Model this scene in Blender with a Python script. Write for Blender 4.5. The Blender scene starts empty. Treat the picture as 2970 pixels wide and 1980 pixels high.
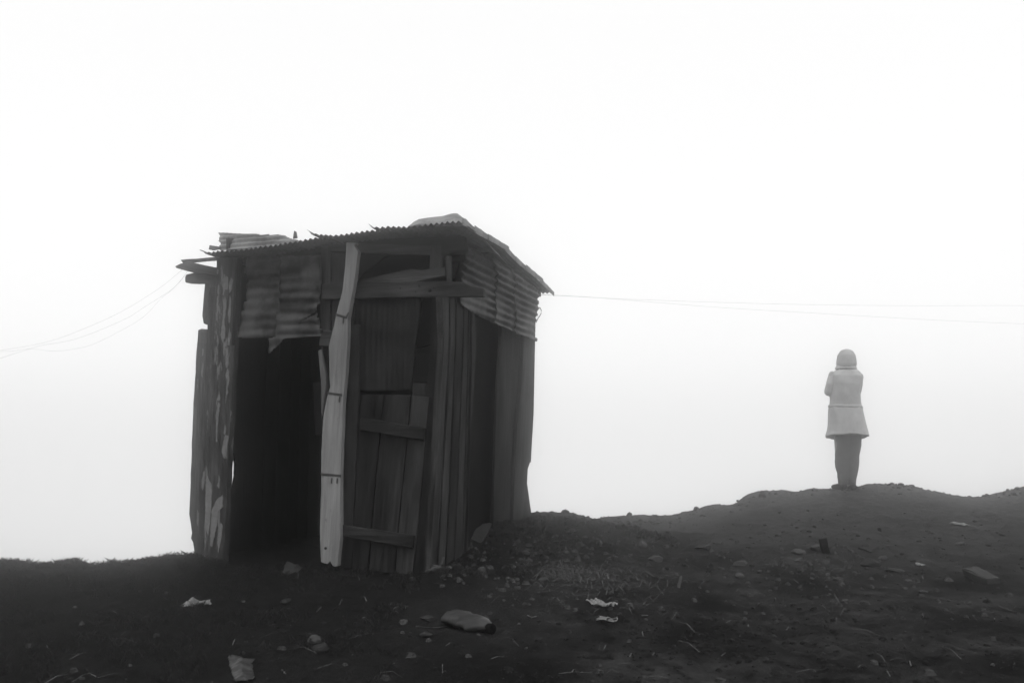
import bpy, bmesh, math, random
import numpy as np
from mathutils import Vector, Matrix, noise
random.seed(7)
SC = bpy.context.scene
COL = SC.collection

# ------------------------------------------------------------------ camera, sky, sun, exposure
CAM_Z = 0.92
PITCH = math.radians(6.0)
FPX = 2600.0                                   # focal length in pixels of the 2970 px wide photograph
cam_d = bpy.data.cameras.new('camera'); cam = bpy.data.objects.new('camera', cam_d); COL.objects.link(cam)
cam_d.sensor_width = 36.0; cam_d.lens = FPX / 2970.0 * 36.0
cam_d.clip_start = 0.05; cam_d.clip_end = 500.0
cam.location = (0, 0, CAM_Z); cam.rotation_euler = (math.radians(90) + PITCH, 0, 0)
SC.camera = cam

W = bpy.data.worlds.new('World'); SC.world = W; W.use_nodes = True
wn, wl = W.node_tree.nodes, W.node_tree.links
wn.clear()
w_out = wn.new('ShaderNodeOutputWorld'); w_add = wn.new('ShaderNodeAddShader')
w_sky = wn.new('ShaderNodeTexSky'); w_sky.sky_type = 'NISHITA'; w_sky.sun_disc = False
SUN_EL, SUN_ROT = math.radians(70), math.radians(165)
w_sky.sun_elevation = SUN_EL; w_sky.sun_rotation = SUN_ROT; w_sky.dust_density = 6.0
w_bw = wn.new('ShaderNodeRGBToBW'); w_b1 = wn.new('ShaderNodeBackground'); w_b2 = wn.new('ShaderNodeBackground')
w_b1.inputs['Strength'].default_value = 0.05     # daylight above the cloud, seen grey through the fog
w_b2.inputs['Color'].default_value = (1, 1, 1, 1); w_b2.inputs['Strength'].default_value = 0.90
wl.new(w_sky.outputs[0], w_bw.inputs[0]); wl.new(w_bw.outputs[0], w_b1.inputs['Color'])
wl.new(w_b1.outputs[0], w_add.inputs[0]); wl.new(w_b2.outputs[0], w_add.inputs[1]); wl.new(w_add.outputs[0], w_out.inputs['Surface'])

sun_d = bpy.data.lights.new('sun', 'SUN'); sun = bpy.data.objects.new('sun', sun_d); COL.objects.link(sun)
sun_d.energy = 0.8; sun_d.angle = math.radians(80); sun_d.color = (1, 1, 1)
sdir = Vector((math.sin(SUN_ROT) * math.cos(SUN_EL), math.cos(SUN_ROT) * math.cos(SUN_EL), math.sin(SUN_EL)))
sun.rotation_euler = sdir.to_track_quat('Z', 'Y').to_euler(); sun.location = (3, -8, 20)

SC.render.engine = 'CYCLES'
SC.view_settings.view_transform = 'Standard'; SC.view_settings.look = 'None'
SC.view_settings.exposure = 0.0; SC.view_settings.gamma = 1.0; SC.view_settings.use_curve_mapping = False
SC.cycles.use_denoising = True; SC.cycles.max_bounces = 6; SC.cycles.diffuse_bounces = 3
SC.cycles.volume_bounces = 3; SC.cycles.use_adaptive_sampling = True; SC.cycles.adaptive_threshold = 0.008
HAZE_DENSITY = 0.034

# ------------------------------------------------------------------ pixel helpers (points measured on real planes of the place)
CPOS = Vector((0, 0, CAM_Z))
FWD = Vector((0, math.cos(PITCH), math.sin(PITCH))); UPV = Vector((0, -math.sin(PITCH), math.cos(PITCH))); RGT = Vector((1, 0, 0))
def ray(u, v): return RGT * ((u - 1485) / FPX) + UPV * ((990 - v) / FPX) + FWD
def hit(u, v, p0, n):
    d = ray(u, v); return CPOS + d * ((p0 - CPOS).dot(n) / d.dot(n))
def at_y(u, v, y):
    d = ray(u, v); return CPOS + d * (y / d.y)

# ------------------------------------------------------------------ materials
def nodes_of(name, rough=0.9, spec=0.06):
    m = bpy.data.materials.new(name); m.use_nodes = True
    nt = m.node_tree; b = nt.nodes['Principled BSDF']
    b.inputs['Roughness'].default_value = rough; b.inputs['Specular IOR Level'].default_value = spec
    return m, nt, b
def N(nt, t, **kw):
    n = nt.nodes.new(t)
    for k, v in kw.items():
        if k in n.inputs: n.inputs[k].default_value = v
        else: setattr(n, k, v)
    return n
def ramp(nt, src, stops):
    r = N(nt, 'ShaderNodeValToRGB'); e = r.color_ramp.elements
    while len(e) < len(stops): e.new(0.5)
    for el, (p, c) in zip(e, stops): el.position = p; el.color = (c, c, c, 1)
    nt.links.new(src, r.inputs[0]); return r.outputs[0]
def mixc(nt, fac, a, b, mode='MIX'):
    m = N(nt, 'ShaderNodeMix', data_type='RGBA', blend_type=mode)
    if isinstance(fac, (int, float)): m.inputs[0].default_value = fac
    else: nt.links.new(fac, m.inputs[0])
    for s, k in ((a, 6), (b, 7)):
        if isinstance(s, (int, float)): m.inputs[k].default_value = (s, s, s, 1)
        else: nt.links.new(s, m.inputs[k])
    return m.outputs[2]
def wood_mat(name, dark, light, paint=None, thr=0.55, rough=0.85, stains=0.75):
    m, nt, b = nodes_of(name, rough)
    tc = N(nt, 'ShaderNodeTexCoord'); oi = N(nt, 'ShaderNodeObjectInfo')
    off = N(nt, 'ShaderNodeVectorMath', operation='SCALE'); off.inputs['Scale'].default_value = 37.0
    comb = N(nt, 'ShaderNodeCombineXYZ')
    for k in range(3): nt.links.new(oi.outputs['Random'], comb.inputs[k])
    nt.links.new(comb.outputs[0], off.inputs[0])
    ad = N(nt, 'ShaderNodeVectorMath', operation='ADD'); nt.links.new(tc.outputs['Object'], ad.inputs[0]); nt.links.new(off.outputs[0], ad.inputs[1])
    def sn(sc, scale, detail=6, rough=0.65):
        mp = N(nt, 'ShaderNodeMapping'); mp.inputs['Scale'].default_value = sc; nt.links.new(ad.outputs[0], mp.inputs[0])
        t = N(nt, 'ShaderNodeTexNoise', Scale=scale, Detail=detail, Roughness=rough); nt.links.new(mp.outputs[0], t.inputs['Vector']); return t.outputs['Fac']
    grain = sn((1, 1, 0.035), 62, 8, 0.75); stain = sn((1, 1, 0.35), 5, 4); fine = sn((1, 1, 0.02), 220, 3); spot = sn((1, 1, 0.8), 26, 3)
    c = ramp(nt, grain, [(0.36, dark * 0.7), (0.66, light)])
    c = mixc(nt, stains, c, ramp(nt, stain, [(0.33, 0.15), (0.68, 1.45)]), 'MULTIPLY')
    c = mixc(nt, ramp(nt, spot, [(0.66, 0), (0.71, 0.6)]), c, dark * 0.4)
    tone = N(nt, 'ShaderNodeMapRange'); tone.inputs['To Min'].default_value = 0.5; tone.inputs['To Max'].default_value = 1.35
    nt.links.new(oi.outputs['Random'], tone.inputs['Value'])
    tcol = N(nt, 'ShaderNodeCombineColor')
    for k in range(3): nt.links.new(tone.outputs[0], tcol.inputs[k])
    c = mixc(nt, 1.0, c, tcol.outputs[0], 'MULTIPLY')
    hgt = grain
    if paint:
        flake = sn((1, 1, 0.16), 11, 5, 0.66); edge = sn((1, 1, 0.6), 70, 3)
        mix = N(nt, 'ShaderNodeMath', operation='MULTIPLY_ADD'); nt.links.new(edge, mix.inputs[0]); mix.inputs[1].default_value = 0.10; nt.links.new(flake, mix.inputs[2])
        f = ramp(nt, mix.outputs[0], [(thr, 0), (thr + 0.012, 1)])
        c = mixc(nt, f, c, mixc(nt, 0.5, paint, ramp(nt, stain, [(0.3, paint * 0.6), (0.8, paint * 1.1)])))
    nt.links.new(c, b.inputs['Base Color'])
    h = mixc(nt, 0.35, grain, fine)
    bp = N(nt, 'ShaderNodeBump', Strength=0.8, Distance=0.008); nt.links.new(h, bp.inputs['Height']); nt.links.new(bp.outputs[0], b.inputs['Normal'])
    return m
def tin_mat(name, base, rust, rough=0.6, streak=(1, 1, 1)):
    m, nt, b = nodes_of(name, rough, 0.15)
    b.inputs['Metallic'].default_value = 0.15
    tc = N(nt, 'ShaderNodeTexCoord'); mp = N(nt, 'ShaderNodeMapping'); mp.inputs['Scale'].default_value = streak; nt.links.new(tc.outputs['Object'], mp.inputs[0])
    a = N(nt, 'ShaderNodeTexNoise', Scale=4.5, Detail=8, Roughness=0.7); nt.links.new(mp.outputs[0], a.inputs['Vector'])
    f = N(nt, 'ShaderNodeTexNoise', Scale=60, Detail=4, Roughness=0.7); nt.links.new(mp.outputs[0], f.inputs['Vector'])
    c = mixc(nt, ramp(nt, a.outputs['Fac'], [(0.43, 0), (0.57, 1)]), rust, base)
    c = mixc(nt, 0.6, c, ramp(nt, f.outputs['Fac'], [(0.3, 0.6), (0.75, 1.25)]), 'MULTIPLY')
    nt.links.new(c, b.inputs['Base Color'])
    bp = N(nt, 'ShaderNodeBump', Strength=0.3, Distance=0.003); nt.links.new(f.outputs['Fac'], bp.inputs['Height']); nt.links.new(bp.outputs[0], b.inputs['Normal'])
    return m
def plain_mat(name, lo, hi, scale=20, rough=0.9, bump=0.4, dist=0.004, spec=0.06, trans=0.0):
    m, nt, b = nodes_of(name, rough, spec)
    tc = N(nt, 'ShaderNodeTexCoord'); t = N(nt, 'ShaderNodeTexNoise', Scale=scale, Detail=7, Roughness=0.68); nt.links.new(tc.outputs['Object'], t.inputs['Vector'])
    nt.links.new(ramp(nt, t.outputs['Fac'], [(0.3, lo), (0.7, hi)]), b.inputs['Base Color'])
    bp = N(nt, 'ShaderNodeBump', Strength=bump, Distance=dist); nt.links.new(t.outputs['Fac'], bp.inputs['Height']); nt.links.new(bp.outputs[0], b.inputs['Normal'])
    b.inputs['Transmission Weight'].default_value = trans
    return m
M = dict(
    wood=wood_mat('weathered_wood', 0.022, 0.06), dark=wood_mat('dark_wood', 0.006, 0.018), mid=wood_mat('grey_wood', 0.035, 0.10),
    door=wood_mat('door_wood', 0.018, 0.062), slat=wood_mat('slat_wood', 0.012, 0.075),
    peel=wood_mat('peeling_paint_wood', 0.034, 0.085, 0.17, 0.64), white=wood_mat('whitewashed_wood', 0.20, 0.225, rough=0.8, stains=0.3),
    tin=tin_mat('rusted_tin', 0.085, 0.014), tin_dark=tin_mat('dark_rusted_tin', 0.02, 0.008), tin_hazed=tin_mat('hazed_tin', 0.20, 0.08),  # the third tin is paler: haze on the roof edges put into its colour
    panel=wood_mat('dark_panel', 0.005, 0.012), sidepanel=wood_mat('side_panel', 0.006, 0.06),
    stone=plain_mat('stone', 0.03, 0.085, 22, bump=0.6, dist=0.01), stone_dark=plain_mat('dark_stone', 0.016, 0.045, 22, bump=0.6, dist=0.01),
    clod=plain_mat('damp_clod', 0.006, 0.016, 40, bump=0.8, dist=0.01), pebble=plain_mat('pebble', 0.012, 0.06, 9),
    straw=plain_mat('straw', 0.03, 0.12, 30), grass=plain_mat('grass_blade', 0.010, 0.034, 6),
    plastic=plain_mat('dull_plastic', 0.012, 0.04, 14, 0.45, 0.3, 0.004, 0.2), bag=plain_mat('white_plastic', 0.06, 0.17, 30, 0.5, 0.5, 0.006, 0.2),
    clear=plain_mat('clear_plastic', 0.1, 0.25, 40, 0.3, 0.3, 0.003, 0.3, 0.6), wire=plain_mat('wire', 0.02, 0.04, 50), strap=plain_mat('rusty_strap', 0.03, 0.06, 80, 0.6),
    coat=plain_mat('pale_coat', 0.31, 0.40, 12, bump=0.5, dist=0.006), trouser=plain_mat('trouser_cloth', 0.065, 0.09, 12, bump=0.5, dist=0.006),
    hood=plain_mat('hood_cloth', 0.24, 0.30, 14), shoe=plain_mat('shoe_leather', 0.015, 0.03, 20, 0.6), skin=plain_mat('skin', 0.25, 0.32, 12, 0.6),
    rim=plain_mat('plastic_rim', 0.10, 0.26, 60, 0.4, spec=0.3), flake=plain_mat('old_paint', 0.11, 0.20, 30, bump=0.5), brick=plain_mat('fired_brick', 0.022, 0.06, 30, bump=0.6),
)

# ------------------------------------------------------------------ object helpers
def link(name, me, mat, parent=None):
    o = bpy.data.objects.new(name, me); COL.objects.link(o)
    if mat and not me.materials: me.materials.append(M[mat] if isinstance(mat, str) else mat)
    if parent: o.parent = parent
    return o
def tag(o, label, cat, group=None, kind=None):
    o['label'] = label; o['category'] = cat
    if group: o['group'] = group
    if kind: o['kind'] = kind
    return o
def empty(name, loc=(0, 0, 0), parent=None):
    o = bpy.data.objects.new(name, None); o.location = loc; o.empty_display_size = 0.1; COL.objects.link(o)
    if parent: o.parent = parent
    return o
def place(o, mw):
    """set world matrix, keeping the parent (parents here are unrotated empties at their location)"""
    p = o.parent; loc = Vector((0, 0, 0))
    while p: loc += p.location; p = p.parent
    o.matrix_basis = Matrix.Translation(-loc) @ mw
def rough_outline(pts, step, jit, rnd):
    out = []
    n = len(pts)
    for i in range(n):
        a, b = pts[i], pts[(i + 1) % n]; L = (b - a).length
        k = max(1, int(L / step)); e = (b - a).normalized() if L > 1e-9 else Vector((1, 0))
        nn = Vector((-e.y, e.x))
        for j in range(k):
            p = a.lerp(b, j / k)
            if j: p = p + nn * rnd.uniform(-jit, jit)
            out.append(p)
    return out
BR = random.Random(3)
def prism(name, pts, n, th, parent, mat, jit=0.0022, step=0.07, along=None, warp=0.0):
    """a board: outline pts (3-D, on its outer face), outward normal n, thickness th; local Z runs along the grain"""
    n = n.normalized(); c = sum(pts, Vector()) / len(pts)
    if along is None:
        best = max(((pts[i] - pts[j]) for i in range(len(pts)) for j in range(i)), key=lambda d: d.length)
        # the diagonal leans off the grain: use the longest edge instead when it is close to it
        edges = [(pts[(i + 1) % len(pts)] - pts[i]) for i in range(len(pts))]
        le = max(edges, key=lambda d: d.length); along = le if le.length > 0.3 * best.length else best
    z = (along - n * along.dot(n)).normalized(); y = -n; x = y.cross(z)
    R = Matrix((x, y, z)).transposed().to_4x4(); mw = Matrix.Translation(c) @ R
    p2 = [Vector(((p - c).dot(x), (p - c).dot(z))) for p in pts]
    area = sum(a.x * b.y - b.x * a.y for a, b in zip(p2, p2[1:] + p2[:1]))
    if area < 0: p2 = p2[::-1]
    p2 = rough_outline(p2, step, jit, BR)
    bm = bmesh.new()
    zl = max(abs(p.y) for p in p2) or 1
    def w(p): return warp * ((p.y / zl) ** 2 - 0.4)
    fr = [bm.verts.new((p.x, w(p), p.y)) for p in p2]
    ins = min(0.004, th * 0.2)
    mid = [bm.verts.new((p.x, w(p) + th, p.y)) for p in p2]
    bm.faces.new(fr); bm.faces.new(mid[::-1])
    k = len(fr)
    for i in range(k):
        j = (i + 1) % k; bm.faces.new((fr[j], fr[i], mid[i], mid[j]))
    bmesh.ops.recalc_face_normals(bm, faces=bm.faces)
    me = bpy.data.meshes.new(name); bm.to_mesh(me); bm.free()
    o = link(name, me, mat, parent); place(o, mw)
    if th > 0.012:
        bv = o.modifiers.new('worn_edge', 'BEVEL'); bv.width = 0.0035; bv.segments = 1; bv.limit_method = 'ANGLE'; bv.angle_limit = math.radians(50)
    return o
def in_poly(x, y, poly):
    c = False; j = len(poly) - 1
    for i in range(len(poly)):
        xi, yi = poly[i]; xj, yj = poly[j]
        if (yi > y) != (yj > y) and x < (xj - xi) * (y - yi) / (yj - yi) + xi: c = not c
        j = i
    return c
def tin_sheet(name, pts, ax, up, n, parent, mat, period, amp, across='up', cell=0.007, cell2=0.02, dent=0.006, seed=0, th=0.002):
    """corrugated sheet cut to an outline: ripples vary along 'up' (lying) or 'ax' (standing)"""
    ax, up, n = ax.normalized(), up.normalized(), n.normalized(); c = sum(pts, Vector()) / len(pts)
    poly = [((p - c).dot(ax), (p - c).dot(up)) for p in pts]
    a0, a1 = min(p[0] for p in poly), max(p[0] for p in poly); b0, b1 = min(p[1] for p in poly), max(p[1] for p in poly)
    ca, cb = (cell2, cell) if across == 'up' else (cell, cell2)
    na, nb = max(2, int((a1 - a0) / ca)), max(2, int((b1 - b0) / cb))
    bm = bmesh.new(); vs = {}
    def vert(i, j):
        if (i, j) in vs: return vs[i, j]
        a, b = a0 + (a1 - a0) * i / na, b0 + (b1 - b0) * j / nb
        q = b if across == 'up' else a; r = a if across == 'up' else b
        h = amp * math.sin(2 * math.pi * q / period + 0.9 * noise.noise((r * 2.2, seed, 0)) + 0.9 * noise.noise((q * 5, seed + 3, 0)))
        h *= min(1.25, max(0.15, 0.75 + 1.1 * noise.noise((a * 3.5 + seed, b * 3.5, 2.0))))
        h += dent * noise.noise((a * 4 + seed * 3.1, b * 4, 7.7)) + dent * 0.5 * noise.noise((a * 11, b * 11 + seed, 3.3))
        v = bm.verts.new((a, -h, b)); vs[i, j] = v; return v
    for i in range(na):
        for j in range(nb):
            a, b = a0 + (a1 - a0) * (i + .5) / na, b0 + (b1 - b0) * (j + .5) / nb
            if in_poly(a, b, poly): bm.faces.new((vert(i, j), vert(i + 1, j), vert(i + 1, j + 1), vert(i, j + 1)))
    for f in bm.faces: f.smooth = True
    me = bpy.data.meshes.new(name); bm.to_mesh(me); bm.free()
    o = link(name, me, mat, parent)
    place(o, Matrix.Translation(c) @ Matrix((ax, -n, up)).transposed().to_4x4())
    s = o.modifiers.new('gauge', 'SOLIDIFY'); s.thickness = th; s.offset = 0
    return o
def tube(bm, pts, radii, seg=8, squash=None):
    rings = []
    pts = [Vector(p) for p in pts]
    for i, p in enumerate(pts):
        d = (pts[min(i + 1, len(pts) - 1)] - pts[max(i - 1, 0)]).normalized()
        a = Vector((0, 0, 1)) if abs(d.z) < 0.9 else Vector((1, 0, 0))
        x = d.cross(a).normalized(); y = d.cross(x)
        rings.append([bm.verts.new(p + (x * math.cos(t) + y * math.sin(t)) * radii[i]) for t in (2 * math.pi * k / seg for k in range(seg))])
    for r, q in zip(rings, rings[1:]):
        for k in range(seg): bm.faces.new((r[k], r[(k + 1) % seg], q[(k + 1) % seg], q[k]))
    bm.faces.new(rings[0][::-1]); bm.faces.new(rings[-1])
def bm_obj(name, bm, mat, parent=None, smooth=False):
    bmesh.ops.recalc_face_normals(bm, faces=bm.faces)
    if smooth:
        for f in bm.faces: f.smooth = True
    me = bpy.data.meshes.new(name); bm.to_mesh(me); bm.free(); return link(name, me, mat, parent)

# ------------------------------------------------------------------ terrain
CB = Vector((-0.567, 6.27, 0.0))                        # front right corner of the shack at the ground
YAW = math.radians(18)
FL = Vector((-math.cos(YAW), math.sin(YAW), 0)); SD = Vector((math.sin(YAW), math.cos(YAW), 0)); NF = -SD
UP = Vector((0, 0, 1))
crest_px = [(1553, 1490, 8.75), (1600, 1494, 8.8), (1680, 1499, 9.0), (1750, 1497, 9.7), (1831, 1491, 9.8), (1932, 1496, 9.9), (2071, 1469, 10.0), (2140, 1462, 10.1),
            (2172, 1443, 10.15), (2210, 1431, 10.2), (2298, 1428, 10.3), (2361, 1417, 10.4), (2457, 1418, 10.5), (2538, 1404, 10.6), (2627, 1411, 10.6),
            (2753, 1436, 10.7), (2816, 1442, 10.7), (2892, 1436, 10.8), (2955, 1417, 10.8), (3300, 1400, 11.0)]
left_px = [(-500, 1645, 7.3), (0, 1634, 7.3), (120, 1637, 7.3), (200, 1629, 7.3), (272, 1640, 7.3), (400, 1632, 7.25), (500, 1633, 7.2)]
ctrl = [at_y(*c) for c in crest_px[::1]] + [at_y(*c) for c in left_px]
CRX = sorted([(p.x, p.y) for p in (at_y(*c) for c in left_px)] + [(-2.45, 7.3), (-2.0, 8.6), (-1.2, 9.2), (-0.2, 9.0)] + [(p.x, p.y) for p in (at_y(*c) for c in crest_px)])
ctrl += [at_y(*c) for c in [(540, 1610, 6.95), (620, 1616, 6.85), (760, 1646, 6.62), (930, 1650, 6.42), (1100, 1658, 6.33), (1245, 1660, 6.26), (1350, 1600, 6.91), (1440, 1516, 7.61), (1543, 1490, 8.62),
        (1500, 1650, 6.5), (1620, 1530, 7.9), (1690, 1503, 8.45), (1770, 1514, 8.35), (1850, 1531, 8.1), (1950, 1557, 7.8), (1790, 1532, 8.95), (1870, 1546, 8.7), (1750, 1575, 7.4), (1900, 1600, 7.3), (2000, 1700, 6.2), (2390, 1597, 7.4), (2420, 1500, 9.0), (2850, 1700, 6.4), (2850, 1540, 8.4),
        (2150, 1530, 8.6), (1960, 1535, 8.9), (300, 1780, 5.5), (-300, 1780, 5.5), (900, 1800, 5.2), (1500, 1800, 5.2), (2400, 1800, 5.2), (3200, 1800, 5.3),
        (-300, 1980, 4.25), (600, 1980, 4.2), (1485, 1980, 4.15), (2400, 1980, 4.15), (3200, 1980, 4.2)]]
ctrl += [Vector(p) for p in [(-8, 0, -.5), (-3, 0, -.5), (0, 0, -.48), (3, 0, -.48), (8, 0, -.5), (-1.6, 7.8, .05), (-0.6, 8.4, .08), (-1.4, 8.6, .03), (0, 2.2, -.33), (-4, 2.2, -.35), (5, 2.2, -.33)]]
CP = np.array([[p.x, p.y] for p in ctrl]); CZ = np.array([p.z for p in ctrl])
def tps_phi(r2): return 0.5 * r2 * np.log(r2 + 1e-9)
nC = len(CP); K = tps_phi(((CP[:, None] - CP[None]) ** 2).sum(-1)) + 1e-3 * np.eye(nC)
Pm = np.hstack([np.ones((nC, 1)), CP]); Amat = np.block([[K, Pm], [Pm.T, np.zeros((3, 3))]])
TW = np.linalg.solve(Amat, np.concatenate([CZ, np.zeros(3)]))
CXs = np.array([c[0] for c in CRX]); CYs = np.array([c[1] for c in CRX])
TRACK = (at_y(2400, 1790, 5.25), at_y(2640, 1960, 4.25))
def terrain_np(x, y):
    xc = np.clip(x, -7, 9); yc = np.interp(xc, CXs, CYs); yy = np.clip(np.minimum(y, yc), 0, 20)
    r2 = (xc[..., None] - CP[:, 0]) ** 2 + (yy[..., None] - CP[:, 1]) ** 2
    z = tps_phi(r2) @ TW[:nC] + TW[nC] + TW[nC + 1] * xc + TW[nC + 2] * yy
    d = np.maximum(y - yc, 0); drop = 0.55 * d * d / (0.5 + d)
    return np.maximum(z - np.minimum(drop, 11.0), -11.8)
def fine_z(x, y):
    n = noise.noise
    g = min(1.0, max(0.0, (-0.3 - x) / 1.5)); mound = math.exp(-((x - 0.35) ** 2 + (y - 7.4) ** 2) / 1.3)
    far = min(1.0, max(0.55, (10.5 - y) / 2.5))
    z = 0.030 * n((x * 1.3, y * 1.3, 0)) + 0.022 * far * n((x * 3.6, y * 3.6, 4)) + far * (0.011 + 0.020 * g + 0.022 * mound) * n((x * 8, y * 8, 9))
    z += far * (0.010 + 0.020 * g + 0.026 * mound) * (abs(n((x * 15, y * 15, 2))) - 0.2) + far * (0.005 + 0.005 * mound) * n((x * 34, y * 34, 5))
    rut = math.sin(0.55 * x - 1.25 * y + 1.2 * n((x * 0.5, y * 0.5, 8)))
    z += 0.016 * far * rut * max(0.0, min(1.0, (x - 0.3) / 1.0))
    dc = y - float(np.interp(x, CXs, CYs))                   # broken, cloddy edge where the rise drops away
    if x > 0.1: z += math.exp(-(dc / 0.5) ** 2) * (0.020 * n((x * 4.2, y * 2, 1)) + 0.013 * abs(n((x * 11, y * 6, 6))) + 0.006 * n((x * 27, y * 14, 3)))
    # tyre tread pressed into the damp soil on the right
    a, b = TRACK; ex, ey = b.x - a.x, b.y - a.y; L = math.hypot(ex, ey); ex /= L; ey /= L
    s = (x - a.x) * ex + (y - a.y) * ey; t = -(x - a.x) * ey + (y - a.y) * ex
    for t0 in (-0.06, 0.16):
        k = max(0.0, 1 - ((t - t0) / 0.085) ** 2)
        if k > 0 and -0.1 < s < L + 0.4: z += k ** 0.5 * (-0.012 + 0.010 * math.sin(2 * math.pi * (s + abs(t - t0) * 0.7) / 0.085))
    return z
def axis(lo, d0, d1, hi, step):
    core = list(np.arange(d0, d1, step)); a = []; s = step; x = d0
    while x > lo: s *= 1.18; x -= s; a.append(max(x, lo))
    b = []; s = step; x = core[-1]
    while x < hi: s *= 1.18; x += s; b.append(min(x, hi))
    return np.array(a[::-1] + core + b)
gx = axis(-58, -3.9, 6.9, 58, 0.027); gy = axis(-18, 3.9, 11.3, 58, 0.027)
GX, GY = np.meshgrid(gx, gy); GZ = np.empty_like(GX)
for r in range(GX.shape[0]): GZ[r] = terrain_np(GX[r], GY[r])
for r in range(GX.shape[0]):
    y = float(gy[r])
    if y < 2.5 or y > 13: continue
    for q in range(GX.shape[1]):
        x = float(gx[q])
        if -6 < x < 9: GZ[r, q] += fine_z(x, y)
def ground(x, y):
    q = min(max(np.searchsorted(gx, x) - 1, 0), len(gx) - 2); r = min(max(np.searchsorted(gy, y) - 1, 0), len(gy) - 2)
    a = (x - gx[q]) / (gx[q + 1] - gx[q]); b = (y - gy[r]) / (gy[r + 1] - gy[r])
    return float((GZ[r, q] * (1 - a) + GZ[r, q + 1] * a) * (1 - b) + (GZ[r + 1, q] * (1 - a) + GZ[r + 1, q + 1] * a) * b)
def on_ground(u, v):
    d = ray(u, v); t = 2.5
    while t < 14:
        p = CPOS + d * t
        if p.z < ground(p.x, p.y): return p
        t += 0.01
    return CPOS + d * 10
nr, nc = GX.shape
vv = np.stack([GX.ravel(), GY.ravel(), GZ.ravel()], 1)
ii = (np.arange(nr - 1)[:, None] * nc + np.arange(nc - 1)[None]).ravel()
ff = np.stack([ii, ii + 1, ii + nc + 1, ii + nc], 1)
gm = bpy.data.meshes.new('ground'); gm.from_pydata(vv.tolist(), [], ff.tolist()); gm.polygons.foreach_set('use_smooth', [True] * len(gm.polygons))
def soil():
    m, nt, b = nodes_of('damp_soil_fog_fade', 0.95, 0.03)
    tc = N(nt, 'ShaderNodeTexCoord')
    def nz(s, d=8, r=0.65):
        t = N(nt, 'ShaderNodeTexNoise', Scale=s, Detail=d, Roughness=r); nt.links.new(tc.outputs['Object'], t.inputs['Vector']); return t.outputs['Fac']
    c = ramp(nt, nz(1.3), [(0.38, 0.004), (0.62, 0.026)])
    c = mixc(nt, 0.8, c, ramp(nt, nz(7, 10, 0.75), [(0.36, 0.25), (0.66, 1.8)]), 'MULTIPLY')
    c = mixc(nt, ramp(nt, nz(9, 10, 0.75), [(0.56, 0), (0.62, 0.9)]), c, 0.003)          # damp clots
    c = mixc(nt, ramp(nt, nz(60, 4, 0.6), [(0.64, 0), (0.70, 0.7)]), c, 0.07)             # grit
    xs = N(nt, 'ShaderNodeSeparateXYZ'); nt.links.new(tc.outputs['Object'], xs.inputs[0])
    rg = N(nt, 'ShaderNodeMapRange'); rg.inputs['From Min'].default_value = -0.9; rg.inputs['From Max'].default_value = 1.8
    nt.links.new(xs.outputs['X'], rg.inputs['Value'])
    dr = N(nt, 'ShaderNodeMath', operation='MULTIPLY_ADD'); nt.links.new(nz(0.9, 5), dr.inputs[0]); dr.inputs[1].default_value = 0.8; nt.links.new(rg.outputs[0], dr.inputs[2])
    turf = ramp(nt, dr.outputs[0], [(0.35, 1), (1.0, 0)])                                   # mossy turf to the left, bare earth to the right
    c = mixc(nt, turf, c, ramp(nt, nz(24, 8, 0.75), [(0.32, 0.002), (0.72, 0.020)]))
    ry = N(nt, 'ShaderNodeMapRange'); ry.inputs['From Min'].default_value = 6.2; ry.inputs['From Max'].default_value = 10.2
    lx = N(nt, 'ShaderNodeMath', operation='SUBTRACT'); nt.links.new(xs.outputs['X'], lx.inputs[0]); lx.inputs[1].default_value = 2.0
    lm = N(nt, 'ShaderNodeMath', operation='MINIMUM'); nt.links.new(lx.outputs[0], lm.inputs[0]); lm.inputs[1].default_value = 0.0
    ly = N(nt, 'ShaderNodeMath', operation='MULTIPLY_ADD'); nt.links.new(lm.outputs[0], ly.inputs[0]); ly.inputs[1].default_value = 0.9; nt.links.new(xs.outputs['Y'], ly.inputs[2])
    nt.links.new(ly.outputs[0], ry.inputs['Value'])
    dry = N(nt, 'ShaderNodeMath', operation='MULTIPLY'); nt.links.new(ry.outputs[0], dry.inputs[0]); nt.links.new(ramp(nt, nz(1.6, 6), [(0.3, 0.5), (0.6, 1)]), dry.inputs[1])  # mask of the painted fog fade, broken up by patchy noise
    c = mixc(nt, dry.outputs[0], c, ramp(nt, nz(18), [(0.34, 0.014), (0.68, 0.085)]))      # fog fade painted into the soil: paler with distance up the rise
    nt.links.new(c, b.inputs['Base Color'])
    bp = N(nt, 'ShaderNodeBump', Strength=0.9, Distance=0.018); nt.links.new(nz(45, 6, 0.7), bp.inputs['Height']); nt.links.new(bp.outputs[0], b.inputs['Normal'])
    return m
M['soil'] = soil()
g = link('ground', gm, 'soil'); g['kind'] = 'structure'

# ------------------------------------------------------------------ the shack
shack = empty('shack', tuple(CB)); tag(shack, 'crooked little shack of weathered planks and rusty corrugated iron on the slope', 'shack')
def front(u, v, off=0.0): return hit(u, v, CB + NF * off, NF)
ctop = front(1306, 740); KV = (ctop - CB).normalized()
NS = KV.cross(SD).normalized(); NS = NS if NS.x > 0 else -NS
NS = -NS if NS.dot(RGT) < 0 else NS
def side(u, v, off=0.0): return hit(u, v, CB + NS * off, NS)
def fb(name, px, off, th, mat, parent=shack, **kw): return prism(name, [front(u, v, off) for u, v in px], NF, th, parent, mat, **kw)
def sb(name, px, off, th, mat, parent=shack, **kw): return prism(name, [side(u, v, off) for u, v in px], NS, th, parent, mat, **kw)

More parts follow.
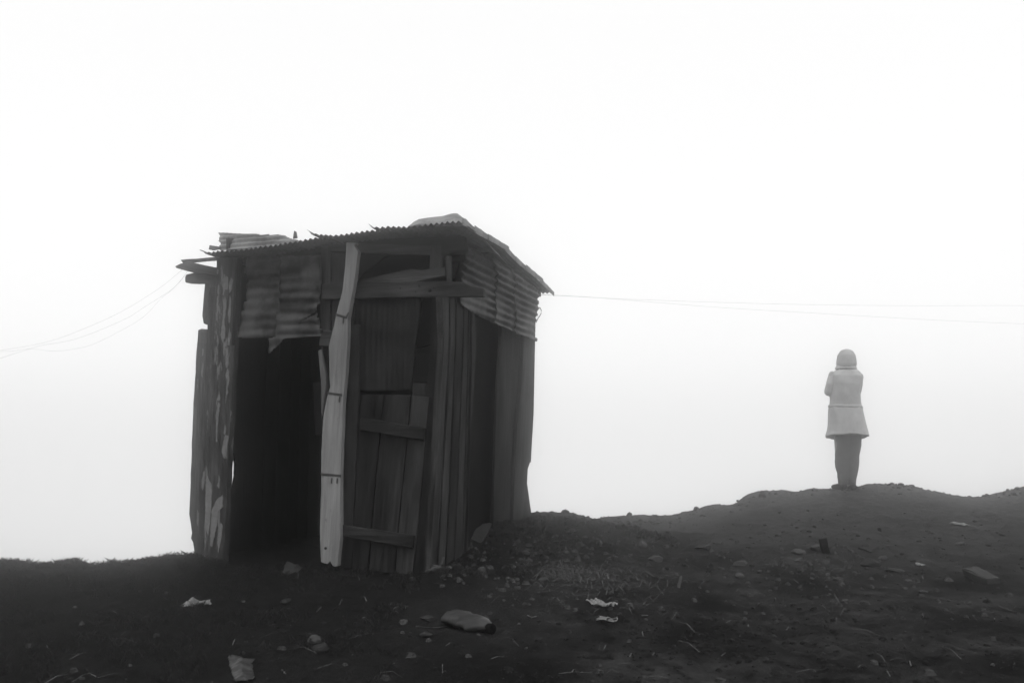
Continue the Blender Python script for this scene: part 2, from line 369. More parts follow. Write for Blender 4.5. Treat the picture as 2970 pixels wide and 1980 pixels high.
# left posts
main_post = fb('post', [(628, 744), (690, 747), (687, 880), (680, 1000), (673, 1130), (667, 1243), (656, 1477), (649, 1640), (590, 1640), (598, 1300), (611, 1000), (622, 850)], 0.045, 0.06, 'peel', along=UP, jit=0.004)
fb('post', [(601, 935), (606, 832), (640, 830), (630, 1000), (612, 1635), (571, 1632), (577, 1450), (588, 1200)], 0.0, 0.07, 'peel', along=UP, jit=0.004)
fb('plank', [(594, 818), (630, 818), (626, 939), (601, 942), (590, 938), (586, 915)], -0.05, 0.03, 'wood', along=UP)
low_plank = fb('plank', [(574, 957), (584, 953), (606, 955), (606, 1200), (592, 1636), (566, 1634), (562, 1590), (559, 1572), (553, 1560), (556, 1545), (548, 1490), (552, 1400), (558, 1225), (567, 1050)], -0.045, 0.035, 'peel', along=UP, jit=0.003)
fb('nailed_strip', [(682, 748), (689, 748), (684, 880), (678, 1000), (671, 1000), (677, 880)], 0.06, 0.016, 'wood', along=UP)
# beams that stick out on the left
fb('beam', [(523, 753), (570, 750), (632, 744), (632, 754), (570, 759), (530, 763)], -0.09, 0.03, 'mid')
fb('beam', [(507, 772), (521, 765), (545, 758), (563, 762), (640, 778), (640, 802), (564, 791), (511, 777)], -0.06, 0.05, 'mid')
fb('beam', [(539, 796), (560, 791), (632, 788), (632, 818), (585, 820), (537, 819), (536, 806)], -0.11, 0.07, 'mid')
fb('beam', [(688, 768), (712, 767), (712, 800), (688, 800)], -0.09, 0.04, 'dark')
# beam under the eave
fb('eave_beam', [(632, 738), (931, 700), (1330, 684), (1346, 687), (1352, 722), (1338, 736), (1281, 742), (1100, 728), (931, 735), (720, 757), (632, 764)], -0.03, 0.05, 'dark', along=-FL)
fb('beam', [(1248, 694), (1310, 686), (1345, 686), (1352, 724), (1300, 730), (1283, 742), (1262, 735)], 0.03, 0.05, 'dark', along=-FL)
fb('plank', [(1285, 705), (1345, 700), (1350, 752), (1308, 752), (1285, 760)], -0.09, 0.03, 'panel', along=-FL)
# corrugated iron over the doorway
ax = -FL
tin_sheet('corrugated_sheet', [front(u, v, 0.012) for u, v in [(716, 748), (735, 744), (794, 739), (812, 748), (818, 765), (812, 800), (815, 900), (806, 978), (690, 981), (699, 914), (710, 875), (720, 814), (712, 790)]], ax, UP, NF, shack, 'tin', 0.078, 0.008, dent=0.014, seed=1)
tin_sheet('corrugated_sheet', [front(u, v, 0.028) for u, v in [(817, 744), (870, 742), (932, 742), (932, 850), (922, 897), (863, 940), (921, 908), (934, 968), (934, 975), (829, 981), (804, 1004), (778, 1027), (781, 980), (799, 978), (806, 900), (811, 800)]], ax, UP, NF, shack, 'tin', 0.078, 0.008, dent=0.016, seed=5)
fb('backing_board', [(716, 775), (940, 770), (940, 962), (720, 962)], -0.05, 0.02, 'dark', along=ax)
# wall pieces between sheet and whitewashed plank
fb('stud', [(931, 707), (957, 707), (957, 820), (957, 960), (932, 960), (926, 870), (929, 779)], 0.0, 0.05, 'wood', along=UP)
fb('plank', [(952, 730), (1008, 731), (1004, 960), (950, 958)], -0.03, 0.022, 'wood', along=UP)
fb('wood_block', [(937, 957), (972, 957), (969, 1004), (925, 1002), (926, 985)], 0.055, 0.05, 'mid', along=ax)
fb('rail', [(957, 704), (1004, 701), (1038, 705), (1140, 708), (1250, 712), (1250, 740), (1140, 737), (1038, 732), (958, 731)], 0.025, 0.035, 'mid', along=ax)
fb('stud', [(1248, 711), (1281, 711), (1279, 790), (1245, 792)], 0.03, 0.03, 'mid', along=UP)
fb('plank', [(1034, 731), (1140, 734), (1112, 749), (1048, 798), (1030, 822)], -0.02, 0.02, 'dark')
fb('broken_board', [(1051, 811), (1100, 800), (1155, 787), (1193, 779), (1222, 784), (1245, 779), (1289, 773), (1290, 799), (1245, 808), (1203, 818), (1106, 822), (1045, 820)], 0.045, 0.025, 'mid', along=ax)
fb('stick', [(1290, 742), (1306, 741), (1306, 822), (1295, 822)], 0.03, 0.03, 'mid', along=UP)
fb('lintel', [(934, 824), (960, 819), (1029, 820), (1061, 815), (1150, 817), (1300, 816), (1344, 818), (1368, 831), (1384, 833), (1402, 837), (1402, 860), (1300, 861), (1140, 862), (1029, 865), (933, 867)], 0.06, 0.045, 'mid', along=ax)
# whitewashed plank with straps, split sliver
wp = fb('whitewashed_plank', [(1004, 703), (1032, 704), (1027, 713), (1038, 729), (1035, 752), (1029, 807), (1009, 923), (1008, 980), (1003, 1072), (994, 1177), (987, 1375), (987, 1554), (979, 1641), (970, 1643), (964, 1640), (957, 1627), (950, 1636), (930, 1629), (927, 1531), (931, 1416), (931, 1311), (937, 1210), (948, 1150), (957, 1122), (955, 1099), (953, 1003), (969, 939), (980, 888), (993, 839), (1000, 774)], 0.115, 0.05, 'white', along=front(1020, 703) - front(955, 1640), jit=0.0018, step=0.06)
wp['label'] = 'pale whitewashed plank leaning beside the open doorway'
def sub(o, par):
    mw = o.matrix_world.copy(); bpy.context.view_layer.update(); mw = o.matrix_world.copy()
    o.parent = par; o.matrix_parent_inverse = par.matrix_world.inverted(); o.matrix_basis = mw
    return o
for px in ([(976, 909), (1003, 917), (1009, 905), (1012, 906), (1005, 924), (975, 916)], [(949, 1136), (992, 1142), (992, 1149), (948, 1142)], [(930, 1371), (988, 1376), (988, 1383), (930, 1378)]):
    sub(fb('strap', px, 0.1175, 0.005, 'strap', jit=0.0006, along=ax), wp)
for px in ((985, 1150), (962, 1385), (978, 1386), (996, 921)):
    u, v = px; sub(fb('nail', [(u - 1.6, v), (u + 1.6, v), (u + 0.5, v + 16), (u - 3, v + 15)], 0.121, 0.004, 'strap', jit=0, along=UP), wp)
u, v = 944, 1589
sub(fb('nail_hole', [(u + 4 * math.cos(a), v + 4 * math.sin(a)) for a in (k * math.pi / 4 for k in range(8))], 0.1165, 0.003, 'panel', jit=0, along=UP), wp)
sub(fb('split_sliver', [(922, 1018), (931, 1012), (938, 1055), (945, 1088), (946, 1115), (939, 1165), (935, 1207), (931, 1200), (931, 1120), (926, 1060)], 0.105, 0.03, 'white', along=UP), wp)
# flakes of old paint left on the posts
for px in ([(655, 799), (662, 805), (660, 840), (647, 837), (649, 815)], [(670, 805), (677, 812), (673, 837), (665, 850), (664, 821)],
           [(652, 861), (657, 872), (654, 904), (650, 933), (654, 952), (652, 981), (646, 993), (639, 971), (644, 936), (647, 904), (647, 872)],
           [(666, 856), (670, 866), (669, 904), (666, 936), (663, 936), (661, 904), (664, 879)], [(665, 949), (670, 971), (665, 1001), (660, 1000), (662, 974)],
           [(631, 780), (634, 786), (631, 796), (629, 794)], [(665, 1022), (662, 1060), (655, 1067), (657, 1041)], [(658, 1070), (663, 1076), (663, 1091), (660, 1108), (654, 1087)],
           [(635, 1134), (639, 1152), (637, 1161), (629, 1160)], [(632, 1167), (638, 1169), (634, 1204), (630, 1243), (630, 1282), (626, 1278), (627, 1243), (625, 1204)],
           [(654, 1260), (663, 1265), (658, 1304), (650, 1330), (643, 1308), (647, 1282)],
           [(599, 1353), (602, 1382), (614, 1408), (612, 1477), (608, 1520), (604, 1551), (597, 1538), (595, 1503), (596, 1434), (597, 1390)],
           [(634, 1377), (638, 1390), (635, 1416), (630, 1408)], [(626, 1451), (634, 1442), (645, 1434), (647, 1468), (634, 1481), (626, 1538), (615, 1585), (609, 1581), (611, 1538), (614, 1477)],
           [(639, 1516), (645, 1520), (641, 1564), (634, 1601), (631, 1598), (630, 1559)], [(652, 1230), (656, 1243), (652, 1260), (648, 1256)]):
    sub(fb('paint_flake', px, 0.0475, 0.0025, 'flake', along=UP, jit=0.004, step=0.018), main_post)
for px in ([(586, 1010), (592, 1013), (590, 1030), (585, 1032)], [(587, 1052), (590, 1056), (587, 1093), (583, 1091)], [(572, 1477), (578, 1490), (576, 1527), (571, 1520)]):
    sub(fb('paint_flake', px, -0.0425, 0.0025, 'flake', along=UP, jit=0.003, step=0.018), low_plank)
# right leaf: stiles, tin panel, planks
fb('stud', [(1006, 878), (1028, 878), (1024, 945), (1004, 1075), (998, 1075)], 0.02, 0.03, 'wood', along=UP)
fb('stud', [(1019, 942), (1040, 940), (1040, 1060), (1036, 1230), (1022, 1515), (1020, 1530), (992, 1530), (1000, 1330), (1010, 1150)], 0.05, 0.035, 'wood', along=UP)
fb('plank', [(984, 1110), (1012, 1080), (1012, 1640), (975, 1640)], -0.02, 0.02, 'panel', along=UP)
tin_sheet('corrugated_sheet', [front(u, v, 0.0) for u, v in [(1030, 858), (1222, 858), (1218, 900), (1212, 958), (1204, 1010), (1194, 1134), (1110, 1132), (1026, 1135), (1028, 1000)]], ax, UP, NF, shack, 'tin_dark', 0.043, 0.003, across='ax', dent=0.006, seed=9)
fb('plank', [(1232, 858), (1258, 858), (1250, 980), (1247, 1000), (1206, 1012), (1214, 955), (1224, 905), (1226, 870)], 0.0, 0.02, 'dark', along=UP)
fb('plank', [(1206, 1014), (1249, 1003), (1242, 1110), (1197, 1106)], 0.012, 0.02, 'dark', along=ax)
fb('plank', [(1197, 1108), (1240, 1113), (1240, 1155), (1193, 1152)], 0.006, 0.02, 'door', along=UP)
fb('plank', [(1030, 1125), (1246, 1130), (1210, 1640), (985, 1640)], -0.035, 0.015, 'panel', along=UP)
door = empty('door', (0, 0, 0), shack); door['label'] = 'plank door nailed with two slanting battens'
dk = dict(parent=door, along=front(1150, 1150) - front(1105, 1640))
fb('door_plank', [(1049, 1145), (1075, 1143), (1113, 1145), (1100, 1270), (1088, 1393), (1066, 1655), (1021, 1650), (1036, 1300)], 0.035, 0.028, 'door', **dk)
fb('door_plank', [(1115.5, 1145), (1150, 1144), (1191, 1146), (1178, 1290), (1160, 1462), (1143, 1664), (1069, 1656), (1091, 1393), (1103, 1270)], 0.041, 0.028, 'door', **dk)
fb('door_plank', [(1194, 1146), (1215, 1149), (1246, 1151), (1233, 1280), (1218, 1450), (1207, 1560), (1195, 1668), (1146, 1664), (1163, 1462), (1181, 1290)], 0.037, 0.028, 'door', **dk)
fb('door_plank', [(995, 1500), (1030, 1500), (1019, 1649), (984, 1644)], 0.03, 0.025, 'door', **dk)
fb('batten', [(1046, 1210), (1140, 1226), (1232, 1241), (1230, 1276), (1140, 1262), (1042, 1246)], 0.075, 0.032, 'door', parent=door, along=ax)
fb('batten', [(993, 1521), (1090, 1536), (1199, 1553), (1196, 1589), (1090, 1571), (990, 1555)], 0.078, 0.034, 'door', parent=door, along=ax)
for u, v in ((1060, 1226), (1145, 1240), (1215, 1258)): fb('nail', [(u + 2.6 * math.cos(q), v + 2.6 * math.sin(q)) for q in (k * math.pi / 3 for k in range(6))], 0.0775, 0.004, 'panel', parent=door, jit=0, along=UP)
for u, v in ((1010, 1540), (1095, 1552), (1180, 1571)): fb('nail', [(u + 2.6 * math.cos(q), v + 2.6 * math.sin(q)) for q in (k * math.pi / 3 for k in range(6))], 0.0805, 0.004, 'panel', parent=door, jit=0, along=UP)
for u, v, w_ in ((1161, 836, 3), (1215, 829, 3), (1205, 846, 3), (1258, 834, 3), (1321, 828, 3.4), (1246, 842, 5)): fb('nail', [(u + w_ * math.cos(q), v + w_ * 1.2 * math.sin(q)) for q in (k * math.pi / 3 for k in range(6))], 0.0625, 0.004, 'panel', jit=0, along=UP)
# boards right of the door, at the corner
lean = front(1265, 866) - front(1222, 1660)
fb('plank', [(1254, 858), (1284, 858), (1286, 980), (1270, 1250), (1254, 1500), (1242, 1668), (1199, 1668), (1212, 1500), (1228, 1300), (1247, 1000)], 0.02, 0.035, 'wood', along=lean)
sb('corner_slat', [(1283, 862), (1303, 862), (1302, 980), (1288, 1250), (1278, 1450), (1266, 1650), (1247, 1664), (1260, 1450), (1276, 1200), (1288, 980)], 0.025, 0.05, 'slat', along=lean)
sb('slat', [(1306, 862), (1322, 864), (1321, 990), (1312, 1200), (1301, 1450), (1290, 1640), (1272, 1652), (1282, 1450), (1297, 1200), (1307, 980)], 0.008, 0.03, 'slat', along=lean)
sb('slat', [(1325, 864), (1335, 866), (1344, 900), (1342, 1000), (1332, 1250), (1324, 1450), (1315, 1622), (1295, 1640), (1305, 1450), (1315, 1200), (1324, 990)], 0.02, 0.03, 'slat', along=lean)
sb('slat', [(1347, 886), (1358, 893), (1356, 1050), (1350, 1250), (1345, 1450), (1340, 1612), (1320, 1628), (1328, 1450), (1336, 1250), (1345, 1020)], 0.028, 0.03, 'slat', along=lean)
sb('slat', [(1361, 894), (1368, 897), (1366, 1050), (1361, 1250), (1356, 1450), (1352, 1602), (1342, 1610), (1349, 1450), (1354, 1250), (1359, 1050)], 0.015, 0.03, 'slat', along=lean)
sb('slat', [(1370, 898), (1376, 900), (1382, 975), (1374, 1150), (1366, 1350), (1358, 1594), (1353, 1600), (1359, 1450), (1364, 1250), (1369, 1050)], 0.035, 0.025, 'slat', along=lean)
sb('plank', [(1378, 902), (1394, 908), (1382, 1100), (1370, 1350), (1362, 1594), (1352, 1598), (1364, 1350), (1375, 1100)], -0.01, 0.02, 'dark', along=lean)
# side wall: very dark set-back panel and two upright panels
sb('dark_panel', [(1380, 880), (1475, 920), (1470, 1100), (1458, 1515), (1400, 1560), (1345, 1610), (1365, 1300)], -0.07, 0.02, 'panel', along=lean)
sb('side_panel', [(1462, 940), (1528, 975), (1522, 1100), (1508, 1250), (1496, 1400), (1491, 1530), (1433, 1555), (1436, 1400), (1440, 1200), (1450, 1050)], 0.0, 0.03, 'sidepanel', along=UP, warp=0.03)
sb('edge_batten', [(1453, 975), (1460, 978), (1450, 1100), (1444, 1250), (1440, 1400), (1438, 1550), (1431, 1554), (1434, 1400), (1437, 1250), (1443, 1100)], 0.022, 0.02, 'wood', along=UP)
sb('side_panel', [(1520, 965), (1549, 978), (1548, 1050), (1543, 1160), (1541, 1330), (1531, 1360), (1529, 1400), (1534, 1435), (1546, 1525), (1488, 1525), (1492, 1380), (1500, 1240), (1512, 1110)], 0.03, 0.03, 'sidepanel', along=UP)
sb('plank', [(1350, 720), (1555, 850), (1548, 1200), (1540, 1340), (1440, 1360), (1340, 1300), (1310, 860)], -0.10, 0.02, 'panel', along=SD)
# corrugated iron on the side wall
up_s = KV
tin_sheet('corrugated_sheet', [side(u, v, 0.035) for u, v in [(1356, 715), (1450, 760), (1440, 900), (1446, 941), (1420, 930), (1379, 912), (1338, 884), (1330, 862), (1342, 807), (1347, 775), (1345, 760)]], SD, up_s, NS, shack, 'tin', 0.058, 0.011, dent=0.008, seed=2)
tin_sheet('corrugated_sheet', [side(u, v, 0.050) for u, v in [(1428, 750), (1510, 800), (1498, 900), (1502, 970), (1462, 950), (1436, 937), (1441, 900), (1436, 850), (1441, 800)]], SD, up_s, NS, shack, 'tin', 0.058, 0.011, dent=0.008, seed=3)
tin_sheet('corrugated_sheet', [side(u, v, 0.062) for u, v in [(1482, 780), (1562, 845), (1560, 870), (1563, 891), (1558, 912), (1551, 948), (1549, 975), (1558, 981), (1555, 990), (1492, 965), (1496, 920), (1490, 860), (1497, 820)]], SD, up_s, NS, shack, 'tin', 0.058, 0.011, dent=0.01, seed=4)
bm = bmesh.new(); tube(bm, [side(u, v, 0.06) for u, v in [(1558, 893), (1566, 892), (1570, 900), (1569, 910), (1561, 922), (1555, 935)]], [0.004] * 6, 6)
bm_obj('bent_tie_wire', bm, 'strap', shack).location = -CB
# rear and left walls, floor sill
LB = front(600, 1630)
REAR = (side(1545, 1490) - CB).dot(SD)
LBg = CB + FL * (LB - CB).dot(FL)
wl_ = (LBg - CB).length
def leftw(u, v): return hit(u, v, LBg, FL)
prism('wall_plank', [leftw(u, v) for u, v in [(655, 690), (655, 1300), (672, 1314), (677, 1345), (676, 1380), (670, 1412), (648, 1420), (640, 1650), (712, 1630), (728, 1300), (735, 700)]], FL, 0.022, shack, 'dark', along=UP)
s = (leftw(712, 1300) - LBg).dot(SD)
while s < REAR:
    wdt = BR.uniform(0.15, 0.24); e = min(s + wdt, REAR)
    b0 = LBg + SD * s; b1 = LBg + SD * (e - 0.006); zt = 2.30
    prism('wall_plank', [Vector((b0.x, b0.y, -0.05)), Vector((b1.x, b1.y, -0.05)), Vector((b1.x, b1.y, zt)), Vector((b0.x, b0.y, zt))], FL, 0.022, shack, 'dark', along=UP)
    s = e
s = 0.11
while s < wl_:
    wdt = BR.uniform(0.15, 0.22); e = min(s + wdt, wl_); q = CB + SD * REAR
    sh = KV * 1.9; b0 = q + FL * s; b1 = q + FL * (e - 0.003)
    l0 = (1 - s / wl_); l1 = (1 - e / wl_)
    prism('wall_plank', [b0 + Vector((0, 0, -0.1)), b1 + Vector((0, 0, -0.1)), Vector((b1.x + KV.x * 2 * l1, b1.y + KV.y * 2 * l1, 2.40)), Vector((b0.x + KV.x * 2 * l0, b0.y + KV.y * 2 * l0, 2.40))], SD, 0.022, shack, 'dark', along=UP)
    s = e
fb('inner_board_and_shade', [(1036, 728), (1310, 730), (1310, 830), (1036, 830)], -0.30, 0.02, 'panel', along=-FL)  # dark sheet added to paint the interior shade behind the upper opening
fb('inner_board_and_shade', [(908, 1110), (935, 1105), (935, 1260), (914, 1262)], -0.25, 0.02, 'dark', along=UP)
# roof
fe = [(588, 735), (633, 728), (700, 722), (800, 709), (888, 694), (920, 688), (965, 688)], [(900, 679), (929, 680), (965, 683), (1016, 676), (1064, 669), (1090, 667), (1140, 664)], [(1080, 663), (1129, 656), (1180, 658), (1245, 649), (1300, 643), (1341, 641)]
OH = 0.22
FRc = front(1341, 641, OH); RRp = CB + SD * (REAR + 0.16); RRc = hit(1602, 848, RRp, SD)
BK = RRc - FRc
vp = [(1341, 641), (1374, 664), (1410, 686), (1464, 718), (1493, 750), (1520, 776), (1565, 811), (1602, 848)]
VR = [hit(u, v, FRc, BK.cross(UP).normalized()) for u, v in vp]     # the verge line, on the upright plane through it
VT = [(p - FRc).dot(BK) / BK.length_squared for p in VR]
VZ = [p.z - (FRc + BK * t).z for p, t in zip(VR, VT)]
def sag(t): return float(np.interp(t, VT, VZ))
def roof_sheet(poly, idx, mat):
    E = [front(u, v, OH - 0.015 * idx) for u, v in poly]; ls = [0]
    for a, b in zip(E, E[1:]): ls.append(ls[-1] + (b - a).length)
    per = 0.041; n = int(ls[-1] / 0.0052); rows = 24
    bm = bmesh.new(); grid = []
    for i in range(n + 1):
        s = ls[-1] * i / n; k = max(0, min(len(ls) - 2, int(np.searchsorted(ls, s) - 1)))
        p = E[k].lerp(E[k + 1], (s - ls[k]) / (ls[k + 1] - ls[k]))
        col = []
        for j in range(rows + 1):
            t = (j / rows) ** 1.5
            fray = 0.012 * noise.noise((s * 9, idx, 0)) * (1 - t)
            z = 0.0085 * math.sin(2 * math.pi * s / per + idx) + 0.034 * math.exp(-s / 0.022) * math.exp(-t * 6) - 0.006
            z += sag(t) + 0.010 * noise.noise((s * 3, t * 3, idx)) * min(1, t * 5)
            if idx < 2: z -= 0.010 * t
            col.append(bm.verts.new(p + BK * t + Vector((0, 0, z)) + SD * fray + FL * 0.03 * math.exp(-s / 0.02)))
        grid.append(col)
    for a, b in zip(grid, grid[1:]):
        for j in range(rows): bm.faces.new((a[j], b[j], b[j + 1], a[j + 1]))
    o = bm_obj('roof_sheet', bm, mat, shack, True); o.location = -CB
    sm = o.modifiers.new('gauge', 'SOLIDIFY'); sm.thickness = 0.002; sm.offset = 0
    return o
for i, p in enumerate(fe): roof_sheet(p, i, 'tin')
for t in (0.02, 0.28, 0.55, 0.85):                       # purlins
    a = front(640, 742, 0.0) + BK * t; b = front(1338, 672, 0.0) + BK * t; bul = Vector((0, 0, sag(t) - 0.02))
    d = (b - a).normalized(); u3 = Vector((0, 0, 1))
    prism('purlin', [a + bul, b + bul, b + bul - u3 * 0.05, a + bul - u3 * 0.05], -SD, 0.05, shack, 'dark', along=d)
# lapped verge strips along the right eave and the bent ridge tin over the corner
for i in range(len(VR) - 1):
    a, b = VR[i], VR[i + 1]; r = 0.012 + 0.006 * (i % 2); out = -FL * (0.012 + 0.008 * ((i * 7) % 3))
    ov = (b - a).normalized() * 0.03
    prism('verge_strip', [a - ov + out + UP * (0.012 + 0.006 * (i % 2)), b + ov + out + UP * 0.010, b + ov - UP * 0.030 + out, a - ov - UP * 0.034 + out], (b - a).cross(UP).normalized(), 0.004, shack, 'tin_hazed', along=b - a, jit=0.003)
def bent_tin():
    top = [(1186, 655), (1200, 645), (1216, 639), (1250, 631), (1284, 624), (1310, 619), (1326, 622), (1342, 629), (1352, 639), (1362, 652), (1380, 668)]
    bm = bmesh.new(); cols = []
    for i, (u, v) in enumerate(top):
        col = []
        for j in range(9):
            t = j / 8; q = front(u, v, -0.10); e = front(u, max(v + 6, 655), 0.16)
            p = e.lerp(q, min(1, t * 2)) if t < 0.5 else q + SD * (t - 0.5) * 1.6 - UP * (t - 0.5) * 0.25
            p = p + UP * 0.022 * noise.noise((i * 0.9, t * 6, 3)) * (1 if 0 < j else 0)
            col.append(bm.verts.new(p))
        cols.append(col)
    for a, b in zip(cols, cols[1:]):
        for j in range(8): bm.faces.new((a[j], b[j], b[j + 1], a[j + 1]))
    o = bm_obj('ridge_tin', bm, 'tin_hazed', shack, True); o.location = -CB
    sm = o.modifiers.new('gauge', 'SOLIDIFY'); sm.thickness = 0.003; sm.offset = 0
bent_tin()
# loose sheet propped up on the left of the roof
pl = front(640, 720, -0.12); tn = (NF * 0.86 + UP * 0.5).normalized(); tu = tn.cross(FL).normalized(); tu = tu if tu.z > 0 else -tu
tin_sheet('loose_roof_sheet', [hit(u, v, pl, tn) for u, v in [(634, 675), (700, 677), (761, 681), (807, 678), (835, 688), (866, 698), (870, 712), (800, 716), (640, 728), (636, 716), (640, 706), (633, 697), (639, 686)]], -FL, tu, tn, shack, 'tin_hazed', 0.047, 0.009, dent=0.006, seed=8, cell=0.005, cell2=0.008)
fb('roof_stick', [(851, 680), (853, 669), (858, 672), (861, 690), (850, 692)], -0.3, 0.012, 'mid', along=UP, jit=0.001)
fb('roof_stick', [(605, 723), (608, 711), (640, 716), (640, 722), (618, 726)], 0.15, 0.01, 'mid', jit=0.001)

# ------------------------------------------------------------------ wires
def wire(px, y0, y1, r, label, group, ext=None):
    P = [at_y(u, v, y0 + (y1 - y0) * i / (len(px) - 1)) for i, (u, v) in enumerate(px)]
    if ext: P.append(P[-1] + (P[-1] - P[-2]).normalized() * ext)
    # smooth through the measured points
    Q = []
    for i in range(len(P) - 1):
        a, b, c, d = P[max(i - 1, 0)], P[i], P[i + 1], P[min(i + 2, len(P) - 1)]
        for k in range(5):
            t = k / 5; Q.append(0.5 * ((2 * b) + (c - a) * t + (2 * a - 5 * b + 4 * c - d) * t * t + (3 * b - a - 3 * c + d) * t ** 3))
    Q.append(P[-1]); o0 = Q[0].copy()
    bm = bmesh.new(); tube(bm, [q - o0 for q in Q], [r] * len(Q), 5); o = bm_obj('wire', bm, 'wire'); o.location = o0
    return tag(o, label, 'wire', group)
G1, G2 = 'slack wires left of the shack', 'tight wires right of the shack'
yb = front(545, 780, -0.06).y
wire([(531, 780), (459, 838), (342, 909), (214, 965), (148, 988), (77, 1004), (0, 1016)], yb, yb + 1.6, 0.0006, 'uppermost thin slack wire running left from the shack beams', G1, 2.5)
wire([(546, 784), (503, 835), (418, 891), (367, 923), (270, 965), (199, 988), (122, 1001), (87, 1011), (46, 1024), (0, 1039)], yb, yb + 1.2, 0.0006, 'middle slack wire that ends lowest at the left edge', G1, 2.5)
wire([(540, 796), (503, 837), (467, 866), (418, 917), (357, 955), (270, 998), (214, 1012), (153, 1018), (87, 1011), (38, 1018), (0, 1019)], yb, yb + 1.4, 0.0005, 'lowest hanging slack wire left of the shack, sagging deepest', G1, 2.5)
yr = side(1560, 850, 0.06).y
wire([(1552, 853), (1567, 854), (1687, 860), (1781, 866), (2062, 876), (2281, 882), (2562, 886), (2969, 886)], yr, yr + 2.5, 0.0008, 'upper tight wire from the eave to the right edge above the person', G2, 4)
wire([(1552, 854), (1567, 855), (1687, 861), (1781, 867), (1937, 880), (2125, 894), (2362, 908), (2656, 925), (2844, 934), (2969, 939)], yr, yr + 2.2, 0.0007, 'lower tight wire sloping from the eave to the right edge', G2, 4)

# ------------------------------------------------------------------ the person on the rise
fp = on_ground(2457, 1421); fp = Vector((at_y(2457, 1418, 10.5).x, 10.5, 0)); fp.z = ground(fp.x, fp.y)
PS = 1 / 746.7
def PX(x): return (x - 628) * PS
def PZ(y): return (1383 - y) * PS
person = empty('person', tuple(fp)); person.rotation_euler = (0, 0.034, 0); tag(person, 'person in a pale hooded coat standing on the rise, seen from behind', 'person')
def remeshed(name, bm, mat, vox, smooth_it, parent, folds=None):
    bmesh.ops.recalc_face_normals(bm, faces=bm.faces)
    me = bpy.data.meshes.new('tmp'); bm.to_mesh(me); bm.free(); o = bpy.data.objects.new('tmp', me); COL.objects.link(o)
    r = o.modifiers.new('r', 'REMESH'); r.mode = 'VOXEL'; r.voxel_size = vox
    s = o.modifiers.new('s', 'SMOOTH'); s.iterations = smooth_it; s.factor = 0.5
    dg = bpy.context.evaluated_depsgraph_get(); nm = bpy.data.meshes.new_from_object(o.evaluated_get(dg)); nm.name = name
    bpy.data.objects.remove(o); bpy.data.meshes.remove(me)
    if folds:
        fx, fz, am = folds; co = [(v.co.copy(), v.normal.copy()) for v in nm.vertices]
        for v, (c_, n_) in zip(nm.vertices, co):
            v.co = c_ + n_ * am * (noise.noise((c_.x * fx, c_.y * fx, c_.z * fz)) + 0.5 * noise.noise((c_.x * fx * 2.3 + 5, c_.y * fx * 2.3, c_.z * fz * 2.1)))
    nm.polygons.foreach_set('use_smooth', [True] * len(nm.polygons))
    return link(name, nm, mat, parent)
def loft(bm, rings, seg=32, fold=0.0, seed=0, hemfun=None):
    R = []
    for (z, xl, xr, yb_, yf) in rings:
        cx, rx = (xl + xr) / 2, (xr - xl) / 2; cy, ry = (yf + yb_) / 2, (yf - yb_) / 2
        row = []
        for k in range(seg):
            a = 2 * math.pi * k / seg; f = 1 + fold * noise.noise((math.cos(a) * 2.5 + seed, math.sin(a) * 2.5, z * 2.2))
            zz = z + (hemfun(a) if hemfun and z == rings[-1][0] else 0)
            c, s = math.cos(a), math.sin(a); e = 0.85
            row.append(bm.verts.new((cx + rx * f * math.copysign(abs(c) ** e, c), cy + ry * f * math.copysign(abs(s) ** e, s), zz)))
        R.append(row)
    for a, b in zip(R, R[1:]):
        for k in range(seg): bm.faces.new((a[k], a[(k + 1) % seg], b[(k + 1) % seg], b[k]))
    bm.faces.new(R[0]); bm.faces.new(R[-1][::-1])
def cap(bm, pts, rad, seg=12):
    """rounded tapering limb"""
    P, Rr = [Vector(p) for p in pts], list(rad)
    d0 = (P[0] - P[1]).normalized(); d1 = (P[-1] - P[-2]).normalized()
    P = [P[0] + d0 * Rr[0] * 0.9, P[0] + d0 * Rr[0] * 0.6] + P + [P[-1] + d1 * Rr[-1] * 0.6, P[-1] + d1 * Rr[-1] * 0.9]
    Rr = [Rr[0] * 0.35, Rr[0] * 0.8] + Rr + [Rr[-1] * 0.8, Rr[-1] * 0.35]
    tube(bm, P, Rr, seg)
# body: one continuous surface, arms folded in front (the figure looks away, +Y)
bm = bmesh.new()
hz = PZ(262)
loft(bm, [(hz + .105, PX(600), PX(655), -.03, .04), (hz + .07, PX(575), PX(680), -.075, .085), (hz + .02, PX(566), PX(690), -.09, .095), (hz - .03, PX(568), PX(688), -.085, .097), (hz - .08, PX(580), PX(676), -.06, .095), (hz - .115, PX(600), PX(656), -.03, .08)], 20)
cap(bm, [(0, .09, hz - .005), (0, .115, hz - .035)], [.012, .016], 8)                       # nose
cap(bm, [(-.03, .088, hz - .07), (.03, .088, hz - .07)], [.008, .008], 8)                   # lips
for s in (-1, 1): cap(bm, [(s * .083, 0, hz + .015), (s * .085, -.006, hz - .03)], [.014, .011], 8)   # ears
cap(bm, [(0, -.01, hz - .08), (0, -.015, PZ(350))], [.055, .06])
loft(bm, [(PZ(350), PX(560), PX(700), -.08, .07), (PZ(400), PX(505), PX(745), -.11, .1), (PZ(520), PX(510), PX(735), -.11, .12), (PZ(640), PX(515), PX(730), -.09, .11), (PZ(760), PX(505), PX(745), -.12, .11), (PZ(830), PX(515), PX(740), -.1, .1)], 20)
SHL, ELL, WRL = (PX(505), -.01, PZ(400)), (PX(478), .02, PZ(552)), (PX(640), .19, PZ(520))
SHR, ELR, WRR = (PX(735), -.01, PZ(405)), (PX(722), .02, PZ(552)), (PX(650), .19, PZ(490))
